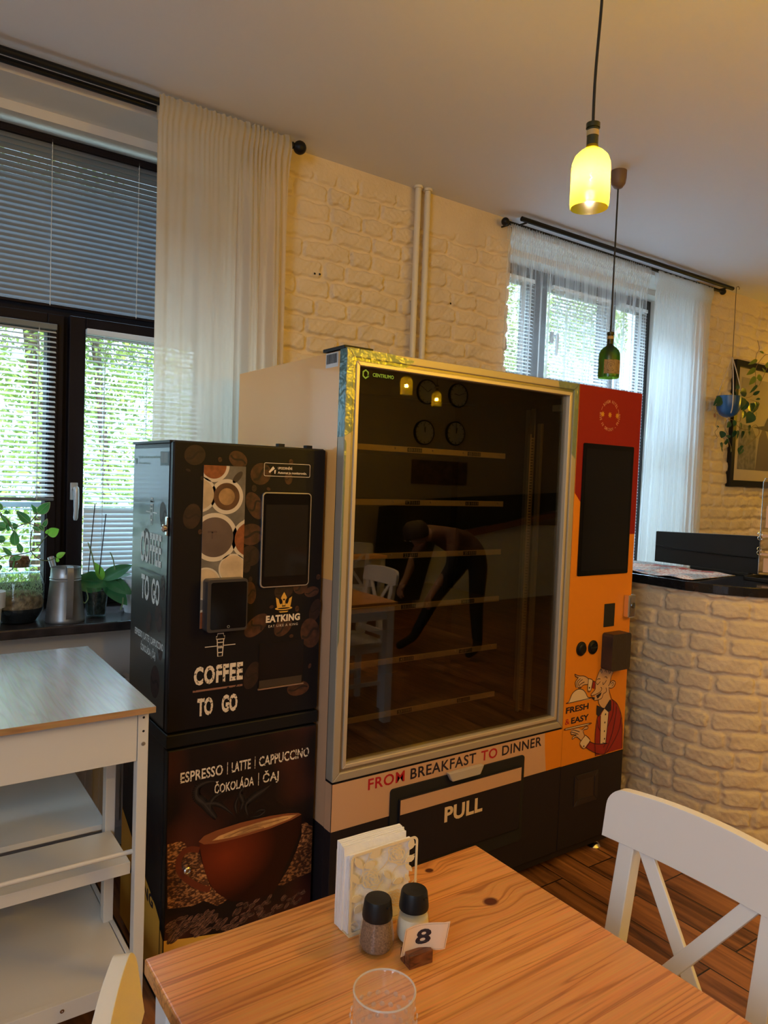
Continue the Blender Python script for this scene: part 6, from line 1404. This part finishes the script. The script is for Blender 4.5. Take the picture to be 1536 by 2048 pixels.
vl = [((235, 1270), (165, 1340), .05, 0), ((390, 1170), (420, 1140), .022, 0), ((430, 1210), (510, 1215), .045, 0), ((400, 1240), (370, 1215), .024, 0), ((440, 1260), (440, 1370), .058, 0), ((490, 1290), (470, 1390), .045, 0), ((540, 1330), (560, 1410), .052, 0), ((600, 1310), (580, 1420), .055, 0), ((570, 1430), (520, 1520), .056, 0), ((470, 1400), (470, 1480), .045, 0), ((640, 1330), (600, 1350), .022, 0), ((600, 1430), (610, 1465), .022, 0), ((470, 1350), (445, 1400), .02, 0),
    ((620, 860), (545, 900), .020, 1), ((600, 950), (525, 1010), .026, 1), ((600, 1040), (545, 1115), .030, 1), ((610, 1060), (670, 1050), .036, 1), ((620, 1130), (560, 1200), .016, 0), ((570, 1240), (640, 1200), .018, 0), ((700, 1000), (680, 950), .018, 1), ((720, 950), (740, 890), .03, 1), ((690, 790), (650, 770), .012, 1), ((650, 1280), (610, 1285), .012, 0),
    ((370, 1510), (370, 1570), .024, 0), ((330, 1530), (300, 1580), .026, 0), ((430, 1540), (450, 1610), .034, 0), ((520, 1570), (540, 1620), .028, 0), ((370, 1620), (365, 1690), .030, 0), ((400, 1620), (405, 1710), .034, 0), ((450, 1630), (460, 1700), .036, 0), ((520, 1640), (540, 1670), .026, 0), ((250, 1630), (235, 1690), .034, 0), ((300, 1670), (310, 1700), .028, 0), ((285, 1710), (285, 1770), .030, 0), ((215, 1760), (250, 1800), .026, 0), ((440, 1800), (430, 1870), .034, 0), ((470, 1790), (430, 1810), .016, 0), ((230, 1810), (245, 1850), .010, 0), ((150, 1480), (165, 1440), .016, 2), ((195, 1590), (190, 1570), .014, 0), ((185, 1690), (175, 1710), .012, 2), ((330, 1860), (340, 1800), .008, 0), ((600, 1680), (620, 1700), .014, 2)]
RDL = mat('dry_leaf', (.28, .10, .05), .7)
for (a, b_, w_, k_) in vl:
    y_ = 2.66+rb.uniform(-.03, .03) if a[0] > 350 else 2.68; p0, p1 = G(*a, y_), G(*b_, y_+rb.uniform(-.02, .02)); d = p1-p0; q = MB(); leaf(q, p0, d, Vector((rb.uniform(-.4, .4)-.4, -1, rb.uniform(0, .5))), d.length*1.2, w_*1.35, .2, .15, n=6)
    P.append(q.build('vine_leaf', (LD, LL, RDL)[k_], smooth='all'))
adopt(hp_, P)

# framed picture
pf = wroot('framed_picture', (5.32, YW-.03, 1.98), label='black framed monochrome print with cream mount on the brick wall', category='picture'); P = []
q = MB(); ring(q, 4.917, 5.735, 1.537, 2.425, .045, YW-.045, YW-.012); P.append(q.build('frame', BLACK, bevel=.002))
P.append(MB().box(4.955, 5.70, YW-.026, YW-.016, 1.575, 2.39).build('mount', mat('mount_cream', (.66, .55, .42), .7)))
P.append(MB().box(5.03, 5.495+.14, YW-.0275, YW-.0265, 1.662, 2.315).build('print_sheet', mat('grey_photo_print', (.42, .35, .27), .6)))
q = MB(); fp = FY(YW-.0275); q.flat([(5.03, 1.662), (5.27, 1.662), (5.26, 1.90), (5.20, 1.97), (5.03, 1.99)], fp, .0008); P.append(q.build('printed_water', mat('print_grey_mid', (.20, .18, .15), .6, var=.5, vscale=30), fix=False))
q = MB(); q.flat([(5.27, 1.662), (5.635, 1.662), (5.635, 1.80), (5.45, 1.86), (5.36, 1.99), (5.30, 1.90)], fp, .0012); P.append(q.build('printed_path', mat('print_grey_warm', (.15, .12, .09), .6), fix=False))
q = MB(); q.flat([(5.20, 1.97), (5.36, 1.99), (5.40, 2.05), (5.50, 2.09), (5.635, 2.09), (5.635, 1.97), (5.45, 1.95)], fp, .0016); P.append(q.build('printed_trees', mat('print_grey_dark', (.07, .06, .05), .6, var=.5, vscale=40), fix=False))
P.append(MB().box(4.957, 5.70, YW-.031, YW-.0300, 1.577, 2.388).build('picture_glass', glassy('picture_glass_sheet', (.96, .96, .95), .7)))
adopt(pf, P)

# ------------------------------------------------------------------ the room behind the viewer, mirrored in the machine glass
CLW = mat('clock_face', (.45, .42, .38), .6)
def clock(x, z, h_, mi, label, r_=.15):
    y = YB+.001; root = wroot('wall_clock', (x, y, z), label=label, category='clock', group='clocks on the far wall'); P = []
    P.append(MB().lathe([(r_, 0), (r_, .035), (r_*.93, .040), (r_*.90, .030)], (x, y, z), 40, (0, 1, 0)).build('case', BLACK, smooth=True))
    P.append(MB().lathe([(r_*.91, .0305), (.0001, .0306)], (x, y, z), 40, (0, 1, 0), cap=False).build('dial', CLW))
    q = MB()
    for k in range(12):
        a = k*PI/6; d = Vector((math.cos(a), 0, math.sin(a))); p = Vector((x, y+.033, z)); q.beam(p+d*r_*.74, p+d*r_*.86, .008, .003, (0, 1, 0))
    P.append(q.build('hour_mark', BLACKM))
    q = MB(); p = Vector((x, y+.036, z))
    for a, L_, w_ in ((h_, .48, .010), (mi, .72, .007)): q.beam(p, p+Vector((-math.sin(a), 0, math.cos(a)))*r_*L_, w_, .003, (0, 1, 0))
    P.append(q.build('clock_hand', BLACKM)); adopt(root, P)
clock(5.457, 2.563, math.radians(-55), math.radians(60), 'black rimmed wall clock, upper left of four mirrored in the glass')
clock(5.95, 2.567, math.radians(80), math.radians(-70), 'black rimmed wall clock, upper right of four mirrored in the glass')
clock(5.436, 2.072, math.radians(-5), math.radians(10), 'black rimmed wall clock, lower left of four mirrored in the glass')
clock(5.93, 2.092, math.radians(-10), math.radians(2), 'black rimmed wall clock, lower right of four mirrored in the glass')
pb = wroot('wall_print', (5.7, YB, 1.6), label='wide dark food print below the mirrored clocks', category='picture')
adopt(pb, [MB().box(5.28, 6.15, YB+.001, YB+.02, 1.45, 1.74).build('print_board', mat('food_board_print', (.07, .035, .025), .5, var=.8, vscale=14))])
st_ = wroot('dark_stair_panel', (5.9, YB+.4, 0), label='black sloping panel over white brick mirrored in the machine glass', category='panel'); P = []
ft = lambda y0: (lambda u, v, d: Vector((u, y0+d, v)))
q = MB(); q.prism([(4.55, .10), (4.62, 1.18), (5.3, 1.28), (7.6, 1.40), (7.6, 1.18), (5.75, .90), (5.4, .75), (5.2, .1)], ft(YB+.30), 0, .06); P.append(q.build('black_panel', BLACKM))
q = MB(); q.prism([(5.55, .86), (7.6, 1.16), (7.6, 1.09), (5.60, .78)], ft(YB+.36), 0, .03); P.append(q.build('wooden_handrail', mat('brown_rail_wood', (.22, .08, .03), .4)))
q = MB(); q.box(5.2, 7.6, YB+.22, YB+.29, .0, .95); P.append(q.build('white_brick_base', mat('white_base', (.85, .85, .83), .7))); adopt(st_, P)
table(2.28, -.15, 'second pine table with white legs, mirrored low in the machine glass')
chair('dining_chair', (2.70, -.22), PI/2, 'white cross back chair mirrored at the second table in the machine glass')
chair('dining_chair', (3.6, -1.9), math.radians(200), 'white cross back chair farther back in the mirrored room')
table(3.75, -2.35, 'third pine table far back in the mirrored room')

# person bending down, mirrored in the glass
def person():
    ox_, oy_ = 4.06, -.90
    V = dict(pelvis=(.12, .02, .86), belly=(.02, .0, .97), chest=(-.16, -.02, 1.06), neck=(-.32, -.03, 1.07), head=(-.42, -.03, 1.06), crown=(-.50, -.03, 1.00),
             hipL=(.13, .10, .84), kneeL=(.10, .12, .46), ankL=(.14, .12, .09), toeL=(.00, .13, .035), hipR=(.12, -.08, .84), kneeR=(-.12, -.16, .50), ankR=(-.20, -.34, .12), toeR=(-.36, -.37, .04),
             shL=(-.20, .15, 1.07), elL=(-.26, .20, .82), wrL=(-.38, .16, .64), haL=(-.43, .15, .57), shR=(-.20, -.18, 1.07), elR=(-.30, -.24, .84), wrR=(-.42, -.18, .68), haR=(-.47, -.17, .61))
    R_ = dict(pelvis=.15, belly=.135, chest=.15, neck=.055, head=.088, crown=.075, hipL=.095, kneeL=.062, ankL=.042, toeL=.034, hipR=.095, kneeR=.062, ankR=.042, toeR=.034, shL=.065, elL=.046, wrL=.030, haL=.028, shR=.065, elR=.046, wrR=.030, haR=.028)
    E_ = [('pelvis', 'belly'), ('belly', 'chest'), ('chest', 'neck'), ('neck', 'head'), ('head', 'crown'), ('pelvis', 'hipL'), ('hipL', 'kneeL'), ('kneeL', 'ankL'), ('ankL', 'toeL'), ('pelvis', 'hipR'), ('hipR', 'kneeR'), ('kneeR', 'ankR'), ('ankR', 'toeR'),
          ('chest', 'shL'), ('shL', 'elL'), ('elL', 'wrL'), ('wrL', 'haL'), ('chest', 'shR'), ('shR', 'elR'), ('elR', 'wrR'), ('wrR', 'haR')]
    for s_ in 'LR':
        hx2, hy2, hz2 = V['ha'+s_]
        for k, (dy, ln) in enumerate(((-.030, .060), (-.011, .072), (.009, .068), (.028, .052))):
            V['f%s%da' % (s_, k)] = (hx2-.018, hy2+dy, hz2-.035); V['f%s%db' % (s_, k)] = (hx2-.020, hy2+dy*1.1, hz2-.035-ln*.55); V['f%s%dc' % (s_, k)] = (hx2-.002, hy2+dy*1.1, hz2-.035-ln)
            for j, rr in zip('abc', (.0105, .0095, .0075)): R_['f%s%d%s' % (s_, k, j)] = rr
            E_ += [('ha'+s_, 'f%s%da' % (s_, k)), ('f%s%da' % (s_, k), 'f%s%db' % (s_, k)), ('f%s%db' % (s_, k), 'f%s%dc' % (s_, k))]
        V['t%sa' % s_] = (hx2+.022, hy2-.028, hz2-.005); V['t%sb' % s_] = (hx2+.030, hy2-.036, hz2-.045); R_['t%sa' % s_] = .012; R_['t%sb' % s_] = .009
        E_ += [('ha'+s_, 't%sa' % s_), ('t%sa' % s_, 't%sb' % s_)]
    V['nose'] = (-.455, -.03, .955); R_['nose'] = .018; E_.append(('head', 'nose'))
    names = list(V); ix = {n_: i for i, n_ in enumerate(names)}
    me = bpy.data.meshes.new('body'); me.from_pydata([V[n_] for n_ in names], [(ix[a], ix[b_]) for a, b_ in E_], [])
    ob = bpy.data.objects.new('body', me); COL.objects.link(ob)
    sk = ob.modifiers.new('skin', 'SKIN'); sv = me.skin_vertices[0].data
    for n_ in names: sv[ix[n_]].radius = (R_[n_], R_[n_])
    sv[ix['pelvis']].use_root = True
    sk.use_smooth_shade = True; sb2 = ob.modifiers.new('sub', 'SUBSURF'); sb2.levels = 1; sb2.render_levels = 2
    m_ = bpy.data.materials.new('dark_clothes_and_skin'); m_.use_nodes = True; t = nt(m_); b = t.nodes['Principled BSDF']; b.inputs['Roughness'].default_value = .8
    tc = t.nodes.new('ShaderNodeTexCoord'); sp = t.nodes.new('ShaderNodeSeparateXYZ'); t.links.new(tc.outputs['Object'], sp.inputs[0])
    def step(sock, thr, gt=True):
        n_ = t.nodes.new('ShaderNodeMath'); n_.operation = 'GREATER_THAN' if gt else 'LESS_THAN'; n_.inputs[1].default_value = thr; t.links.new(sock, n_.inputs[0]); return n_.outputs[0]
    def mixc(f_, a, c):
        n_ = t.nodes.new('ShaderNodeMix'); n_.data_type = 'RGBA'; t.links.new(f_, n_.inputs[0])
        for s2, inp in ((a, n_.inputs[6]), (c, n_.inputs[7])):
            if isinstance(s2, tuple): inp.default_value = (*s2, 1)
            else: t.links.new(s2, inp)
        return n_.outputs[2]
    c1 = mixc(step(sp.outputs[2], .90), (.012, .012, .015), (.13, .06, .04))       # trousers below, brown jumper above
    c2 = mixc(step(sp.outputs[0], -.345, False), c1, (.36, .20, .13))                # head and hands are skin
    feet = step(sp.outputs[2], .13, False); c3 = mixc(feet, c2, (.006, .006, .006))
    t.links.new(c3, b.inputs['Base Color']); me.materials.append(m_)
    root = wroot('person', (0, 0, 0), label='person in dark trousers and brown jumper bending forward, mirrored in the glass', category='person')
    ob.parent = root
    # hair cap
    q = MB(); q.lathe([(.102, -.03), (.108, .02), (.098, .06), (.07, .09), (.0001, .105)], (-.455, -.03, 1.065), 24, (-.25, 0, 1)); h2 = q.build('hair', mat('dark_hair', (.02, .012, .008), .7), root, smooth=True)
    q = MB()
    for yy in (-.065, .005): q.lathe([(.011, 0), (.0001, .006)], (-.535, yy, 1.0), 12, (-.6, 0, -.8))
    q.build('eye', mat('eye_white', (.5, .48, .45), .3), root)
    q = MB(); q.lathe([(.022, 0), (.0001, .004)], (-.49, -.03, .945), 12, (-.1, 0, -1)); q.build('mouth', mat('lips', (.25, .08, .06), .5), root)
    root.location = (ox_, oy_, 0); return root
person()

# ------------------------------------------------------------------ second level: pieces that belong to a part
def nest(root_name, part, *kids):
    for root in [o for o in COL.objects if o.parent is None and o.name.split('.')[0] == root_name]:
        ch = list(root.children); tgt = [o for o in ch if o.name.split('.')[0] == part]
        if not tgt: continue
        for o in ch:
            if o.name.split('.')[0] in kids:
                # the nearest part of that name takes it
                def mid(x):
                    c = [Vector(b) for b in x.bound_box]; return sum(c, Vector())/8
                t_ = min(tgt, key=lambda p: (mid(p)-mid(o)).length); o.parent = t_
bpy.context.view_layer.update()
nest('vending_machine', 'touch_screen', 'screen_glass'); nest('vending_machine', 'lock_plate', 'lock_cylinder'); nest('vending_machine', 'price_strip', 'price_tag', 'price_digit', 'strip_rivet')
nest('vending_machine', 'glass_door', 'door_groove', 'door_lip', 'door_glass', 'green_logo', 'protective_film'); nest('vending_machine', 'push_button', 'coin_return_slit')
nest('vending_machine', 'control_column', 'red_print', 'hotel_lettering', 'printed_star', 'waiter_jacket_print', 'waiter_shirt_print', 'waiter_face_print', 'waiter_outline_print', 'waiter_button_print', 'fresh_lettering', 'ampersand_lettering', 'coin_slot_cover')
nest('vending_machine', 'lower_front', 'beige_print', 'orange_print', 'from_lettering', 'breakfast_lettering', 'to_lettering', 'dinner_lettering'); nest('vending_machine', 'delivery_flap', 'flap_beige_print', 'pull_lettering', 'flap_handle')
nest('vending_machine', 'recessed_handle', 'handle_cup'); nest('vending_machine', 'barcode_sticker', 'barcode_bar'); nest('vending_machine', 'body', 'side_print', 'plinth', 'top_hinge')
nest('coffee_machine', 'cup_picture', 'printed_cup', 'printed_coffee', 'printed_crema', 'printed_cup_handle', 'printed_tea_mark'); nest('coffee_machine', 'payment_terminal', 'terminal_screen', 'terminal_symbol')
nest('coffee_machine', 'touch_screen', 'screen_rim', 'screen_glass'); nest('coffee_machine', 'lock_plate', 'lock_cylinder'); nest('coffee_machine', 'barcode_sticker', 'barcode_bar'); nest('coffee_machine', 'cup_niche', 'niche_edge', 'drip_grate')
nest('coffee_machine', 'side_panel_print', 'side_coffee_lettering', 'side_to_go_lettering', 'side_line', 'side_cup_symbol', 'side_menu_lettering', 'side_small_lettering', 'side_bean_pattern', 'side_crease_pattern')
nest('coffee_machine', 'front_door', 'bean_pattern_print', 'bean_crease_pattern', 'warning_sticker', 'gold_crown', 'crown_detail', 'brand_lettering', 'slogan_lettering', 'cup_symbol', 'coffee_lettering', 'copper_line', 'to_go_lettering')
nest('machine_cabinet', 'photo_print', 'printed_burlap', 'bean_heap_pattern', 'heap_crease_pattern', 'printed_cup_body', 'printed_cup_handle', 'printed_cup_rim', 'printed_coffee_surface', 'printed_crema_line', 'printed_steam', 'menu_lettering')
nest('machine_cabinet', 'yellow_side_print', 'side_brand_lettering'); nest('machine_cabinet', 'cabinet_door', 'yellow_front_print', 'yellow_edge_print', 'door_lock')
nest('kitchen_cart', 'worktop', 'worktop_edge'); nest('kitchen_cart', 'front_apron', 'apron_edge', 'joint_gap', 'screw_hole'); nest('napkin_holder', 'front_frame', 'cut_out_leaf', 'cut_out_rose', 'cut_out_stem')
nest('pendant_lamp', 'bottle_shade', 'bottle_neck', 'neck_band', 'paper_label', 'label_print'); nest('pendant_lamp', 'bulb', 'filament'); nest('number_card', 'card_sheet', 'number', 'card_border')
nest('potted_orchid', 'glass_pot', 'bark_filling'); nest('variegated_plant', 'plant_leaf', 'leaf_margin'); nest('framed_picture', 'print_sheet', 'printed_water', 'printed_path', 'printed_trees'); nest('folded_map', 'map_sheet', 'map_red_legend', 'map_blue_legend')
nest('shaker', 'lid', 'lid_lip'); nest('pepper_shaker', 'lid', 'lid_lip'); nest('salt_shaker', 'lid', 'lid_lip'); nest('wall_clock', 'dial', 'hour_mark', 'clock_hand')
